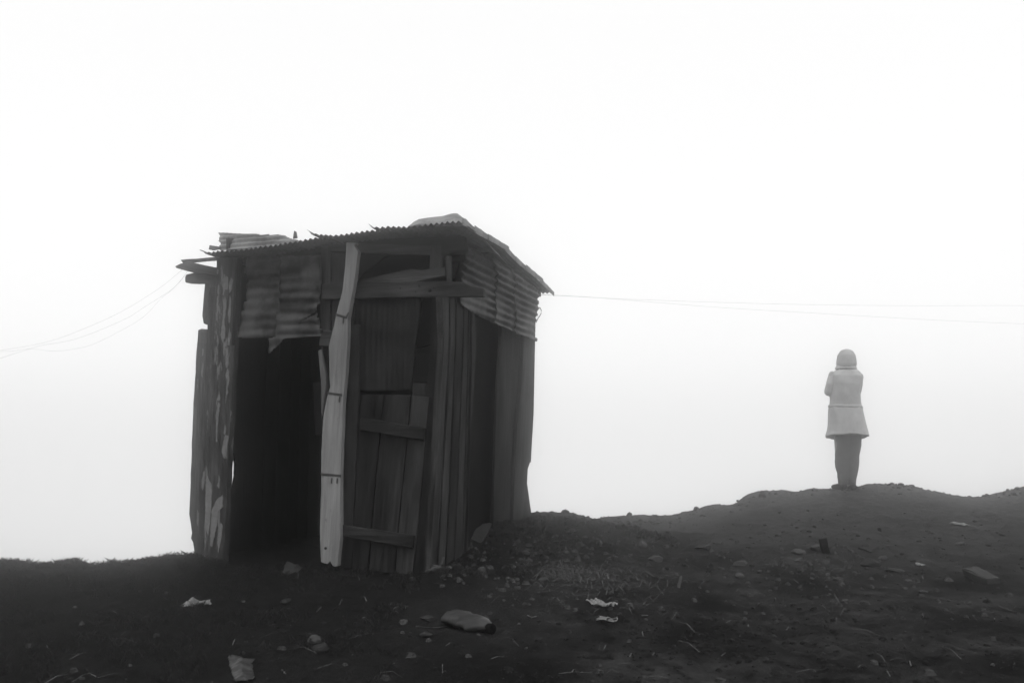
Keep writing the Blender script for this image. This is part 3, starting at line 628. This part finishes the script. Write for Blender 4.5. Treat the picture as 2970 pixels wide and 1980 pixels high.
cap(bm, [SHL, ELL], [.05, .04]); cap(bm, [ELL, WRL], [.04, .028]); cap(bm, [SHR, ELR], [.05, .04]); cap(bm, [ELR, WRR], [.04, .028])
for W_, s in ((WRL, 1), (WRR, -1)):                                                          # hands tucked on the opposite arm
    w_ = Vector(W_); cap(bm, [w_, w_ + Vector((s * .07, 0, .004))], [.03, .034], 10)
    for k, L in enumerate((.062, .072, .068, .054)):
        b_ = w_ + Vector((s * .085, .004, .03 - k * .019)); cap(bm, [b_, b_ + Vector((s * L * .55, -.01, 0)), b_ + Vector((s * L, -.035, -.003))], [.0095, .009, .008], 8)
    b_ = w_ + Vector((s * .03, 0, .03)); cap(bm, [b_, b_ + Vector((s * .03, .01, .03)), b_ + Vector((s * .06, .004, .04))], [.011, .010, .009], 8)
for xh, xk, xa in ((575, 572, 590), (690, 685, 672)):
    cap(bm, [(PX(xh), 0, PZ(810)), (PX(xk), .012, PZ(1080)), (PX(xa), -.01, PZ(1330))], [.085, .058, .04]); cap(bm, [(PX(xa), -.02, PZ(1355)), (PX(xa) - .012, .13, PZ(1366))], [.034, .026])
body = remeshed('body', bm, 'skin', 0.0065, 2, person)
# trousers
bm = bmesh.new()
loft(bm, [(PZ(780), PX(505), PX(750), -.13, .13), (PZ(860), PX(515), PX(757), -.12, .12), (PZ(900), PX(524), PX(752), -.1, .1), (PZ(935), PX(560), PX(715), -.05, .05)], 28)
for side_, rows in (('l', [(840, 518, 670), (920, 521, 668), (1000, 527, 664), (1050, 530, 660), (1100, 528, 656), (1150, 528, 652), (1200, 533, 650), (1250, 545, 646), (1300, 551, 640), (1345, 559, 636)]),
                    ('r', [(840, 600, 757), (920, 602, 756), (1000, 604, 748), (1050, 608, 740), (1100, 612, 732), (1150, 614, 733), (1200, 616, 728), (1250, 618, 715), (1300, 624, 703), (1340, 630, 706)])):
    loft(bm, [(PZ(y), PX(a), PX(b), -.085 + .03 * (y - 900) / 440, .09 - .02 * (y - 900) / 440) for y, a, b in rows], 22, 0.05, 3 if side_ == 'l' else 8)
remeshed('trousers', bm, 'trouser', 0.008, 3, person, (8, 9, 0.0045))
for pts in ([(PX(592), -.03, PZ(1362)), (PX(575), .06, PZ(1366)), (PX(552), .15, PZ(1372))], [(PX(672), -.04, PZ(1362)), (PX(676), .06, PZ(1366)), (PX(684), .17, PZ(1371))]):
    bm = bmesh.new(); cap(bm, pts, [.040, .040, .030], 12)
    o = remeshed('shoe', bm, 'shoe', 0.007, 2, person)
# coat
bm = bmesh.new()
hem = lambda a: (-0.05 * math.sin(a) * (math.sin(a) > 0) + 0.024 * max(0, -math.sin(a)) ** 1.5 + 0.006 * math.sin(a * 7))
loft(bm, [(PZ(340), PX(555), PX(702), -.10, .09), (PZ(366), PX(515), PX(738), -.13, .12), (PZ(400), PX(490), PX(752), -.15, .14), (PZ(470), PX(492), PX(742), -.16, .16), (PZ(560), PX(490), PX(736), -.15, .17), (PZ(620), PX(486), PX(742), -.14, .15), (PZ(658), PX(482), PX(748), -.135, .145),
          (PZ(672), PX(477), PX(755), -.145, .15), (PZ(700), PX(474), PX(759), -.15, .155), (PZ(760), PX(474), PX(770), -.16, .16), (PZ(830), PX(470), PX(787), -.165, .165), (PZ(890), PX(460), PX(803), -.17, .17), (PZ(926), PX(447), PX(813), -.175, .18)], 64, 0.07, 1, hem)
cap(bm, [(PX(515), -.01, PZ(412)), (PX(496), 0, PZ(480)), (PX(481), .025, PZ(545))], [.060, .062, .057], 18); cap(bm, [(PX(482), .025, PZ(545)), (PX(560), .15, PZ(540)), (PX(620), .2, PZ(525))], [.056, .052, .046], 16)
cap(bm, [(PX(722), -.01, PZ(410)), (PX(724), 0, PZ(470)), (PX(716), .025, PZ(545))], [.062, .060, .053], 18); cap(bm, [(PX(713), .025, PZ(540)), (PX(660), .15, PZ(525)), (PX(615), .21, PZ(500))], [.052, .05, .046], 16)
coat = remeshed('coat', bm, 'coat', 0.007, 3, person, (11, 3.5, 0.0055))
bm = bmesh.new(); loft(bm, [(PZ(298), PX(548), PX(700), -.10, .09), (PZ(315), PX(543), PX(702), -.115, .10), (PZ(335), PX(530), PX(708), -.125, .11), (PZ(346), PX(528), PX(712), -.12, .1)], 32, 0.02)
o = remeshed('collar', bm, 'coat', 0.006, 2, person, (14, 10, 0.003))
bm = bmesh.new(); loft(bm, [(PZ(659), PX(480), PX(751), -.142, .149), (PZ(663), PX(475), PX(755), -.1475, .154), (PZ(677), PX(473), PX(759), -.1500, .156), (PZ(681), PX(476), PX(757), -.146, .152)], 40, 0.045, 1)
bm_obj('belt', bm, 'hood', person, True)
bm = bmesh.new(); loft(bm, [(PZ(168.5), PX(612), PX(645), -.03, .03), (PZ(176), PX(590), PX(664), -.06, .06), (PZ(192), PX(572), PX(682), -.09, .09), (PZ(220), PX(555), PX(696), -.115, .11), (PZ(260), PX(547), PX(703), -.125, .115), (PZ(300), PX(541), PX(705), -.13, .105), (PZ(325), PX(541), PX(694), -.125, .09), (PZ(338), PX(560), PX(680), -.10, .05)], 32, 0.03)
remeshed('hood', bm, 'hood', 0.006, 3, person, (14, 6, 0.003))

# ------------------------------------------------------------------ stones, litter and other small things
def stone_mesh(seed, flat):
    bm = bmesh.new(); bmesh.ops.create_icosphere(bm, subdivisions=3, radius=1)
    rr = random.Random(seed); cuts = [(Vector((rr.uniform(-1, 1), rr.uniform(-1, 1), rr.uniform(-1, 1))).normalized(), rr.uniform(0.55, 0.85)) for _ in range(9)]
    for v in bm.verts:
        p = v.co.copy()
        for n_, d in cuts:
            e = p.dot(n_) - d
            if e > 0: p -= n_ * e * 0.92
        p *= 1 + 0.10 * noise.noise(v.co * 2.2 + Vector((seed, 0, 0))) + 0.04 * noise.noise(v.co * 6 + Vector((0, seed, 0)))
        p.z *= flat; v.co = p
    me = bpy.data.meshes.new('stone'); bm.to_mesh(me); bm.free(); return me
SM = {}
def stone(u, v, w, h, label, mat='stone', name='stone', tilt=0.0, rz=None):
    p = on_ground(u, v + h * 0.25); sc = w * (p - CPOS).dot(FWD) / FPX / 2 * 1.15
    k = (int(u * 7 + v) % 6, mat); fl = 0.62
    if k not in SM: SM[k] = stone_mesh(k[0] + 11, fl)
    me = SM[k]
    o = bpy.data.objects.new(name, me); COL.objects.link(o)
    if not me.materials: me.materials.append(M[mat])
    hh = h / w / fl
    o.scale = (sc, sc * 0.8, sc * hh * 0.95); o.rotation_euler = (random.uniform(-.15, .15), tilt or random.uniform(-.25, .25), rz if rz is not None else random.uniform(-.6, .6))
    o.location = (p.x, p.y + sc * 0.3, ground(p.x, p.y + sc * 0.3) + sc * hh * fl * 0.28)
    return tag(o, label, 'stone', 'stones strewn over the slope')
for a in [
    (1255, 1652, 46, 26, 'smooth flat grey stone at the foot of the shack front corner', 'stone'),
    (1300, 1645, 22, 13, 'small oblong stone just right of the flat corner stone', 'stone'),
    (1395, 1654, 30, 24, 'left of two angular stones below the side wall', 'stone'),
    (1422, 1652, 26, 12, 'right, flatter one of two stones below the side wall', 'stone'),
    (1525, 1609, 26, 13, 'flat wedge stone highest on the rubble mound beside the shack', 'stone'),
    (1516, 1634, 28, 14, 'slanting stone just below the wedge stone on the mound', 'stone_dark'),
    (1572, 1681, 30, 13, 'long low stone left of the dry straw heap', 'stone'),
    (1500, 1705, 22, 13, 'pale lump above the crushed bottle, right of the door', 'stone'),
    (1491, 1645, 14, 14, 'small knobbly stone between the mound stones and the paired stones', 'stone'),
    (1740, 1577, 15, 15, 'small round pale stone midway up the bank', 'stone'),
    (1683, 1585, 26, 20, 'dark stone left of the small round pale one on the bank', 'stone_dark'),
    (1863, 1580, 27, 28, 'upright pale stone near the top of the bank', 'stone'),
    (1902, 1622, 40, 22, 'rounded stone with dark hollow under it, below the upright one', 'stone'),
    (1778, 1618, 22, 14, 'dull stone in the middle of the bank left of the rounded one', 'stone_dark'),
    (1827, 1611, 13, 9, 'small pale chip between the dull and the rounded stone', 'stone'),
    (2042, 1590, 48, 16, 'long dark low stone at the left end of the rubble band', 'stone_dark'),
    (2106, 1597, 30, 14, 'dark stone right of the long low one in the rubble band', 'stone_dark'),
    (2146, 1634, 46, 22, 'pale slanted slab stone left of the stake, upper of two', 'stone'),
    (2144, 1671, 28, 18, 'tilted pale stone under the slanted slab stone', 'stone'),
    (2204, 1657, 14, 10, 'small stone by itself right of the slanted slab stone', 'stone'),
    (2170, 1690, 14, 8, 'small pale stone lowest below the slanted slab', 'stone'),
    (2316, 1601, 42, 18, 'flat pale stone left of the wooden stake', 'stone'),
    (2372, 1590, 34, 26, 'grey stone leaning against the wooden stake', 'stone'),
    (2318, 1626, 26, 11, 'low stone below the flat pale stone near the stake', 'stone'),
    (2397, 1630, 22, 20, 'knobbly stone right under the wooden stake', 'stone'),
    (2435, 1655, 40, 16, 'broad flat stone below and right of the stake', 'stone_dark'),
    (2433, 1679, 28, 12, 'oval stone just under the broad flat one', 'stone'),
    (2444, 1695, 15, 10, 'lowest little round stone under the stake', 'stone'),
    (2527, 1634, 52, 34, 'large dark boulder right of the stake', 'stone_dark'),
    (2561, 1617, 24, 12, 'stone behind the right shoulder of the large dark boulder', 'stone'),
    (2599, 1655, 56, 14, 'long flat pale stone right of the large dark boulder', 'stone'),
    (2635, 1684, 20, 9, 'small flat stone below the long flat pale stone', 'stone'),
    (2680, 1717, 27, 10, 'lone flat pale stone left of and below the brick', 'stone'),
    (2450, 1743, 20, 10, 'lone stone on bare earth below the rubble band', 'stone'),
    (2786, 1577, 29, 13, 'pale stone on the slope above the brick', 'stone'),
    (2880, 1928, 13, 10, 'small pale stone near the lower right corner', 'stone'),
    (908, 1857, 40, 32, 'pale upper lump of the pair of rocks in the foreground', 'stone'),
    (925, 1884, 50, 32, 'duller lower lump of the pair of rocks in the foreground', 'stone_dark'),
    (825, 1748, 32, 13, 'dull stone on the turf in front of the doorway', 'stone_dark'),
    (1242, 1796, 46, 20, 'dark broken lump left of the crushed bottle, upper one', 'stone_dark'),
    (1234, 1841, 38, 16, 'dark broken lump left of the crushed bottle, lower one', 'stone_dark'),
    (1558, 1487, 16, 12, 'dark knob of earth on the skyline at the rear corner of the shack', 'stone_dark'),
]: stone(*a)
# slabs
def slab(name, px, th, lift, label, cat, mat):
    P = [on_ground(u, v) for u, v in px]; c = sum(P, Vector()) / len(P)
    n_ = Vector((0, 0, 0))
    for a, b in zip(P, P[1:] + P[:1]): n_ += (a - c).cross(b - c)
    n_ = n_.normalized(); n_ = n_ if n_.z > 0 else -n_
    n_ = (n_ + Vector((0, -0.25, 0))).normalized()
    o = prism(name, [p + UP * lift for p in P], n_, th, None, mat, jit=0.004, step=0.03)
    return tag(o, label, cat)
slab('stone_slab', [(1366, 1570), (1378, 1546), (1400, 1538), (1426, 1539), (1412, 1560), (1394, 1576)], 0.03, 0.035, 'thin tilted slab lying against the foot of the side wall', 'slab', 'stone_dark')
slab('stone_slab', [(815, 1660), (835, 1645), (872, 1644), (872, 1655), (850, 1664)], 0.03, 0.012, 'flat worn slab at the threshold of the doorway', 'slab', 'stone_dark')
# brick
def brick():
    a, b = on_ground(2822, 1675), on_ground(2893, 1697); d = (b - a); d.z = 0; L = d.length; ang = math.atan2(d.y, d.x)
    bm = bmesh.new(); bmesh.ops.create_cube(bm, size=1)
    for v in bm.verts: v.co = Vector((v.co.x * L * 1.0, v.co.y * 0.105, v.co.z * 0.075))
    bmesh.ops.bevel(bm, geom=list(bm.edges), offset=0.006, segments=2, affect='EDGES')
    bmesh.ops.subdivide_edges(bm, edges=list(bm.edges), cuts=2)
    for v in bm.verts: v.co += Vector((1, 1, 1)) * 0.006 * noise.noise(v.co * 18)
    o = bm_obj('brick', bm, 'brick'); c = (a + b) / 2
    o.location = (c.x, c.y + 0.04, ground(c.x, c.y + .04) + 0.028); o.rotation_euler = (0.12, 0.1, ang)
    tag(o, 'broken brick lying alone on the right of the slope', 'brick')
brick()
# stake
sp = on_ground(2396, 1604)
ss = (sp - CPOS).dot(FWD) / FPX
bm = bmesh.new()
for z, dx, k in ((-0.12, 0.02, 1), (0.0, 0.0, 1.0), (0.06, -0.012, 1.05), (44 * ss, -0.03, 0.95)): pass
prof = [(-0.12, 0.02), (0, 0.004), (16 * ss, -0.012), (43 * ss, -0.022)]
rings = []
for z, dx in prof:
    w_ = 10.5 * ss; rings.append([bm.verts.new((dx + sx * w_, sy * 0.018, z + 0.004 * sx)) for sx, sy in ((-1, -1), (1, -1), (1, 1), (-1, 1))])
for a, b in zip(rings, rings[1:]):
    for k in range(4): bm.faces.new((a[k], a[(k + 1) % 4], b[(k + 1) % 4], b[k]))
bm.faces.new(rings[0]); bm.faces.new(rings[-1])
bmesh.ops.bevel(bm, geom=[e for e in bm.edges], offset=0.003, segments=1, affect='EDGES')
o = bm_obj('wooden_stake', bm, 'panel'); o.location = sp; tag(o, 'short dark wooden stake standing among the rubble', 'stake')
# crushed plastic bottle
def bottle():
    a, b = on_ground(1302, 1800), on_ground(1415, 1836); d = b - a; L = d.length; d.normalize(); z = Vector((0, 0, 1)); y = z.cross(d).normalized(); z = d.cross(y)
    bm = bmesh.new(); n_, seg = 26, 24; R = []
    for i in range(n_ + 1):
        t = i / n_
        r = 0.085 * (min(1, (t / 0.10) ** 0.5) if t < 0.10 else 1) * (1 if t < 0.70 else (1 - ((t - 0.70) / 0.30) ** 2.2 * 0.78))
        r *= 1 - 0.10 * math.exp(-((t - 0.42) / 0.08) ** 2)
        row = []
        for k in range(seg):
            q = 2 * math.pi * k / seg
            f = 1 + 0.16 * noise.noise((t * 7, math.cos(q) * 1.6, math.sin(q) * 1.6)) + 0.14 * (abs(noise.noise((t * 13, math.cos(q) * 2.6, math.sin(q) * 2.6 + 4))) - 0.25)
            row.append(bm.verts.new((t * L, math.cos(q) * r * f * 1.12, math.sin(q) * r * f * 0.46)))
        R.append(row)
    for p, q in zip(R, R[1:]):
        for k in range(seg): bm.faces.new((p[k], p[(k + 1) % seg], q[(k + 1) % seg], q[k]))
    bm.faces.new(R[0]); bm.faces.new(R[-1])
    root = empty('crushed_bottle', tuple(a)); tag(root, 'large crushed pale plastic bottle lying on the ground before the shack', 'bottle')
    mw = Matrix.Translation(a + z * 0.030) @ Matrix((d, y, z)).transposed().to_4x4()
    o = bm_obj('bottle_body', bm, 'plastic', root, True); place(o, mw)
    bm = bmesh.new(); tube(bm, [(L - .004, 0, 0), (L + .006, 0, 0), (L + .034, 0, 0), (L + .038, 0, 0)], [.024, .028, .027, .022], 14); o = bm_obj('bottle_cap', bm, 'panel', root); place(o, mw)
bottle()
# crumpled flat litter
def crumple(name, px, height, label, cat, mat, ridge=None, seed=0, cell=0.008, base=0.006, smooth=True):
    P = [on_ground(u, v) for u, v in px]; c = sum(P, Vector()) / len(P); c.z = ground(c.x, c.y)
    poly = [(p.x - c.x, p.y - c.y) for p in P]
    x0, x1 = min(p[0] for p in poly), max(p[0] for p in poly); y0, y1 = min(p[1] for p in poly), max(p[1] for p in poly)
    nx, ny = max(4, int((x1 - x0) / cell)), max(4, int((y1 - y0) / cell)); bm = bmesh.new(); vs = {}
    def edge_d(x, y):
        m = 9
        for (ax_, ay), (bx, by) in zip(poly, poly[1:] + poly[:1]):
            ex, ey = bx - ax_, by - ay; t = max(0, min(1, ((x - ax_) * ex + (y - ay) * ey) / (ex * ex + ey * ey + 1e-12)))
            m = min(m, math.hypot(x - ax_ - t * ex, y - ay - t * ey))
        return m
    def vert(i, j):
        if (i, j) not in vs:
            x, y = x0 + (x1 - x0) * i / nx, y0 + (y1 - y0) * j / ny; d = edge_d(x, y)
            h = base + height * min(1, d / 0.05) ** 0.7 * (0.65 + 0.9 * abs(noise.noise((x * 14 + seed, y * 14, seed))))
            if ridge:
                dx, dy, per, am = ridge; h += am * math.sin(2 * math.pi * (x * dx + y * dy) / per)
            h += 0.004 * noise.noise((x * 45, y * 45, seed))
            vs[i, j] = bm.verts.new((x, y, ground(c.x + x, c.y + y) - c.z + h))
        return vs[i, j]
    for i in range(nx):
        for j in range(ny):
            if in_poly(x0 + (x1 - x0) * (i + .5) / nx, y0 + (y1 - y0) * (j + .5) / ny, poly): bm.faces.new((vert(i, j), vert(i + 1, j), vert(i + 1, j + 1), vert(i, j + 1)))
    o = bm_obj(name, bm, mat, None, smooth); o.location = c
    s = o.modifiers.new('thickness', 'SOLIDIFY'); s.thickness = 0.0015; s.offset = -1
    return tag(o, label, cat)
crumple('plastic_bag', [(523, 1762), (540, 1756), (548, 1746), (566, 1742), (598, 1748), (614, 1746), (606, 1752), (616, 1758), (600, 1760), (575, 1757), (545, 1764)], 0.05, 'crumpled white plastic bag on the dark turf left of the doorway', 'bag', 'bag', seed=3)
crumple('scrap_of_paper', [(660, 1912), (672, 1904), (690, 1908), (712, 1917), (738, 1915), (730, 1928), (733, 1945), (738, 1968), (720, 1979), (680, 1979), (668, 1950), (664, 1930)], 0.03, 'torn grey sheet of paper at the bottom edge below the doorway', 'paper', 'plastic', seed=5)
def wrapper():
    A, B, C_, D = (on_ground(u, v) for u, v in ((1698, 1747), (1737, 1743), (1793, 1766), (1757, 1776)))
    c0 = (A + B + C_ + D) / 4; bm = bmesh.new(); nu, nv = 26, 18; g_ = []
    for i in range(nu + 1):
        row = []
        for j in range(nv + 1):
            a, b = i / nu, j / nv; p = A.lerp(D, a).lerp(B.lerp(C_, a), b)
            p.z = ground(p.x, p.y) + 0.012 + 0.008 * math.sin(b * 6 * math.pi + 0.8 * noise.noise((a * 3, 0, 0))) + 0.014 * noise.noise((a * 3, b * 2, 5)) + 0.02 * (a ** 4)
            row.append(bm.verts.new(p - c0 + Vector((0.006 * noise.noise((a * 5, b * 9, 1)), 0.01 * noise.noise((a * 9, b * 5, 2)), 0))))
        g_.append(row)
    for a, b in zip(g_, g_[1:]):
        for j in range(nv): bm.faces.new((a[j], b[j], b[j + 1], a[j + 1]))
    o = bm_obj('flattened_wrapper', bm, 'rim', None, True); o.location = c0
    sm = o.modifiers.new('thickness', 'SOLIDIFY'); sm.thickness = 0.001
    tag(o, 'flattened ribbed wrapper lying right of the straw heap', 'wrapper')
wrapper()
crumple('plastic_scrap', [(68, 1636), (78, 1632), (88, 1628), (98, 1630), (94, 1636), (80, 1637)], 0.03, 'small white plastic scrap on the skyline turf at far left', 'scrap', 'bag', seed=8)
crumple('plastic_scrap', [(2756, 1519), (2768, 1516), (2785, 1521), (2800, 1521), (2813, 1525), (2795, 1527), (2775, 1525)], 0.025, 'crumpled white scrap high on the right slope', 'scrap', 'bag', seed=9, cell=0.012)
crumple('plastic_scrap', [(2654, 1636), (2662, 1634), (2670, 1638), (2684, 1640), (2672, 1643), (2660, 1642)], 0.02, 'small white scrap above the lone flat stone left of the brick', 'scrap', 'bag', seed=10)
# squashed clear cup lid
def lid():
    c = on_ground(1762, 1813); root = empty('cup_lid', tuple(c)); tag(root, 'squashed clear plastic cup below the ribbed wrapper', 'cup')
    def ring(cx, cy, z, rx, ry, r, name, rot):
        bm = bmesh.new(); n_ = 28; rows = []
        for k in range(n_):
            a = 2 * math.pi * k / n_; p = Vector((math.cos(a) * rx, math.sin(a) * ry, z + 0.006 * math.sin(3 * a))); p.rotate(Matrix.Rotation(rot, 3, 'Z')); p += Vector((cx, cy, 0))
            o_ = p - Vector((cx, cy, z)); o_.normalize(); rows.append([bm.verts.new(p + o_ * r * math.cos(b) + UP * r * math.sin(b)) for b in (0, 1.57, 3.14, 4.71)])
        for i in range(n_):
            for k in range(4): bm.faces.new((rows[i][k], rows[(i + 1) % n_][k], rows[(i + 1) % n_][(k + 1) % 4], rows[i][(k + 1) % 4]))
        return bm_obj(name, bm, 'rim', root, True)
    ring(0, 0.03, 0.03, 0.062, 0.05, 0.0025, 'rim', -0.5); ring(0.022, -0.012, 0.038, 0.032, 0.035, 0.003, 'base_ring', -0.3)
    bm = bmesh.new(); n_ = 28; A = []; B = []
    for k in range(n_):
        a = 2 * math.pi * k / n_
        p = Vector((math.cos(a) * .062, math.sin(a) * .05, 0.03 + 0.006 * math.sin(3 * a))); p.rotate(Matrix.Rotation(-.5, 3, 'Z')); A.append(bm.verts.new(p + Vector((0, .03, 0))))
        q = Vector((math.cos(a) * .032, math.sin(a) * .035, 0.038)); q.rotate(Matrix.Rotation(-.3, 3, 'Z')); B.append(bm.verts.new(q + Vector((.022, -.012, 0))))
    for k in range(n_): bm.faces.new((A[k], A[(k + 1) % n_], B[(k + 1) % n_], B[k]))
    bm_obj('cup_wall', bm, 'clear', root, True)
lid()
# twigs and short sticks
def twig(px, r, label, lift=0.012, mat='straw', up=0.0):
    P = [on_ground(u, v) + UP * lift for u, v in px]
    if up: P[-1] = P[0] + Vector((0.02, 0.01, up))
    bm = bmesh.new(); o0 = P[0].copy(); tube(bm, [p - o0 for p in P], [r * (1 - 0.4 * i / len(P)) for i in range(len(P))], 6); o = bm_obj('twig', bm, mat); o.location = o0
    tag(o, label, 'twig', 'twigs on the ground')
twig([(1205, 1822), (1235, 1825), (1270, 1825), (1300, 1820)], 0.004, 'long pale twig left of the crushed bottle', mat='mid')
twig([(1968, 1708), (1971, 1700)], 0.012, 'short pale stick standing up in the soil right of the straw', up=0.075)
twig([(1278, 1640), (1286, 1632)], 0.014, 'short pale peg leaning on the stones at the shack corner', up=0.05)
twig([(1530, 1789), (1542, 1796), (1556, 1792)], 0.004, 'small hooked twig right of the crushed bottle')
twig([(1862, 1790), (1878, 1790)], 0.005, 'tiny pale stick right of the squashed cup')
twig([(2490, 1592), (2510, 1598), (2528, 1606)], 0.006, 'thin dark twig behind the large dark boulder', mat='dark')

# ------------------------------------------------------------------ uncountable small stuff
def scatter(name, mat, n, pick, build, label, cat):
    bm_v, bm_f = [], []
    for _ in range(n):
        x, y = pick()
        v, f = build(x, y, ground(x, y)); o_ = len(bm_v); bm_v += v; bm_f += [tuple(i + o_ for i in t) for t in f]
    me = bpy.data.meshes.new(name); me.from_pydata(bm_v, [], bm_f); o = link(name, me, mat); tag(o, label, cat, kind='stuff'); return o
R_ = random.Random(21)
OCT = [(1, 0, 0), (-1, 0, 0), (0, 1, 0), (0, -1, 0), (0, 0, 1), (0, 0, -1), (.6, .6, .5), (-.6, .6, .5), (.6, -.6, .5), (-.6, -.6, .5)]
def lump(smin, smax, flat):
    def b(x, y, z):
        s = smin + (smax - smin) * R_.random() ** 3; a = R_.uniform(0, 6.28); ca, sa = math.cos(a), math.sin(a); k = R_.uniform(.6, 1.1)
        vs = []
        for i in range(6):
            q = 2 * math.pi * i / 6; r = s * R_.uniform(.75, 1.1); px, py = math.cos(q) * r, math.sin(q) * r * k
            vs.append((x + px * ca - py * sa, y + px * sa + py * ca, z - s * .15))
        for i in range(6):
            q = 2 * math.pi * (i + .3) / 6; r = s * R_.uniform(.45, .75); px, py = math.cos(q) * r, math.sin(q) * r * k
            vs.append((x + px * ca - py * sa, y + px * sa + py * ca, z + s * flat * R_.uniform(.5, .9)))
        vs.append((x, y, z + s * flat))
        f = []
        for i in range(6):
            j = (i + 1) % 6; f += [(i, j, 6 + j), (i, 6 + j, 6 + i), (6 + i, 6 + j, 12)]
        return vs, f
    return b
def crest_pick():
    x = R_.uniform(0.15, 6.4); return x, float(np.interp(x, CXs, CYs)) + R_.gauss(-.12, .14)
def in_px(u0, u1, v0, v1):
    def p():
        q = on_ground(R_.uniform(u0, u1), R_.uniform(v0, v1)); return q.x, q.y
    return p
def mixpick(*items):
    ws = [w for w, _ in items]
    def p(): return R_.choices([f for _, f in items], ws)[0]()
    return p
def gauss_px(u, v, su, sv):
    def p():
        q = on_ground(R_.gauss(u, su), min(1990, max(1500, R_.gauss(v, sv)))); return q.x, q.y
    return p
scatter('pebbles', 'pebble', 1500, mixpick((4, in_px(1300, 2970, 1520, 1800)), (3, gauss_px(2380, 1640, 150, 35)), (5, gauss_px(1600, 1610, 190, 45)), (1.5, in_px(0, 2970, 1700, 1980)), (1, gauss_px(1380, 1660, 60, 15))), lump(.005, .034, .6), 'scattered pebbles and rubble grit on the slope', 'pebbles')
scatter('soil_clods', 'clod', 2200, mixpick((3, gauss_px(2060, 1850, 160, 40)), (3, in_px(1000, 2300, 1790, 1985)), (2, in_px(2300, 2970, 1700, 1985)), (3, gauss_px(1720, 1520, 120, 12)), (3, gauss_px(1500, 1540, 60, 30)), (2, gauss_px(1330, 1640, 60, 12)), (2, in_px(580, 1250, 1640, 1672)), (2, in_px(300, 1000, 1640, 1900)), (4, crest_pick), (3, in_px(1900, 2970, 1480, 1700))), lump(.008, .032, .5), 'dark damp clods of earth on the bare ground', 'clods')
def ridge_pick():
    q = on_ground(R_.uniform(1545, 1960), 0) if False else None
    u = R_.uniform(1545, 1960); v = float(np.interp(u, [1545, 1690, 1770, 1850, 1960], [1490, 1503, 1514, 1531, 1559])) + abs(R_.gauss(0, 14)) + 2
    p = on_ground(u, v); return p.x, p.y
scatter('rubble_clods', 'clod', 500, mixpick((4, ridge_pick), (1, crest_pick), (2, gauss_px(1560, 1560, 90, 30))), lump(.012, .050, .75), 'crumbled dark earth heaped along the top of the bank', 'clods')
def strawbit(x, y, z):
    L = R_.uniform(.02, .09); a = R_.uniform(0, 6.28); w = R_.uniform(.0012, .0028); dx, dy = math.cos(a), math.sin(a); t = R_.uniform(-.01, .03)
    p = [(x - dx * L, y - dy * L, z + .004), (x, y, z + .010 + abs(t)), (x + dx * L, y + dy * L, z + .006 + t)]
    vs = []
    for q in p: vs += [(q[0] - dy * w, q[1] + dx * w, q[2]), (q[0] + dy * w, q[1] - dx * w, q[2])]
    return vs, [(0, 1, 3, 2), (2, 3, 5, 4)]
scatter('straw', 'straw', 750, mixpick((4, gauss_px(1635, 1668, 40, 12)), (3, gauss_px(1750, 1680, 110, 35)), (1.2, in_px(0, 2970, 1660, 1980))), strawbit, 'dry straw and stalks strewn on the earth', 'straw')
def blade(hmin, hmax):
    def b(x, y, z):
        vs, fs = [], []
        for q in range(4):
            h = R_.uniform(hmin, hmax); a = R_.uniform(0, 6.28); w = R_.uniform(.0015, .004); lx, ly = R_.gauss(0, .5) * h, R_.gauss(0, .5) * h
            bx, by = x + R_.gauss(0, .012), y + R_.gauss(0, .012); o_ = len(vs)
            vs += [(bx - math.cos(a) * w, by - math.sin(a) * w, z - .006), (bx + math.cos(a) * w, by + math.sin(a) * w, z - .006), (bx + lx * .4, by + ly * .4, z + h * .6), (bx + lx, by + ly, z + h)]
            fs += [(o_, o_ + 1, o_ + 2), (o_, o_ + 2, o_ + 3)]
        return vs, fs
    return b
def turf_pick():
    while True:
        x, y = R_.uniform(-4.6, -0.6), R_.uniform(4.2, 7.5)
        if x > -2.5 and y > 6.3: continue
        if noise.noise((x * 2.2, y * 2.2, 6)) + 0.5 * noise.noise((x * 6, y * 6, 1)) > -0.05 + 0.25 * max(0, (x + 2)): return x, y
def edge_pick():
    while True:
        x = R_.uniform(-4.4, -2.3)
        if noise.noise((x * 4.5, 0, 3)) > -0.15 or R_.random() < .15: break
    return x, float(np.interp(x, CXs, CYs)) + R_.uniform(-.35, .12)
def base_pick():
    q = R_.choice([lambda: on_ground(R_.uniform(560, 1240), R_.gauss(1655, 7)), lambda: on_ground(R_.uniform(1250, 1545), 1668 - R_.random() * 12), lambda: on_ground(R_.uniform(520, 660), R_.gauss(1630, 12))])(); return q.x, q.y
scatter('grass', 'grass', 7000, mixpick((4, turf_pick), (1.6, edge_pick), (0.5, base_pick)), blade(.008, .036), 'short rough turf grass left of the shack', 'grass')

# ------------------------------------------------------------------ fog
bm = bmesh.new(); bmesh.ops.create_cube(bm, size=1)
for v in bm.verts: v.co = Vector((v.co.x * 120, 20 + v.co.y * 78, (3.3 if v.co.z > 0 else -13.0)))
hz_o = bm_obj('haze', bm, None); hz_o['kind'] = 'stuff'; hz_o['label'] = 'pale fog filling the air over the hillside'; hz_o['category'] = 'fog'
hm = bpy.data.materials.new('fog'); hm.use_nodes = True; hn = hm.node_tree; hn.nodes.clear()
ho = hn.nodes.new('ShaderNodeOutputMaterial'); hv = hn.nodes.new('ShaderNodeVolumePrincipled'); hv.inputs['Color'].default_value = (1, 1, 1, 1); hv.inputs['Density'].default_value = HAZE_DENSITY; hv.inputs['Anisotropy'].default_value = 0.98
hn.links.new(hv.outputs[0], ho.inputs['Volume']); hz_o.data.materials.append(hm)
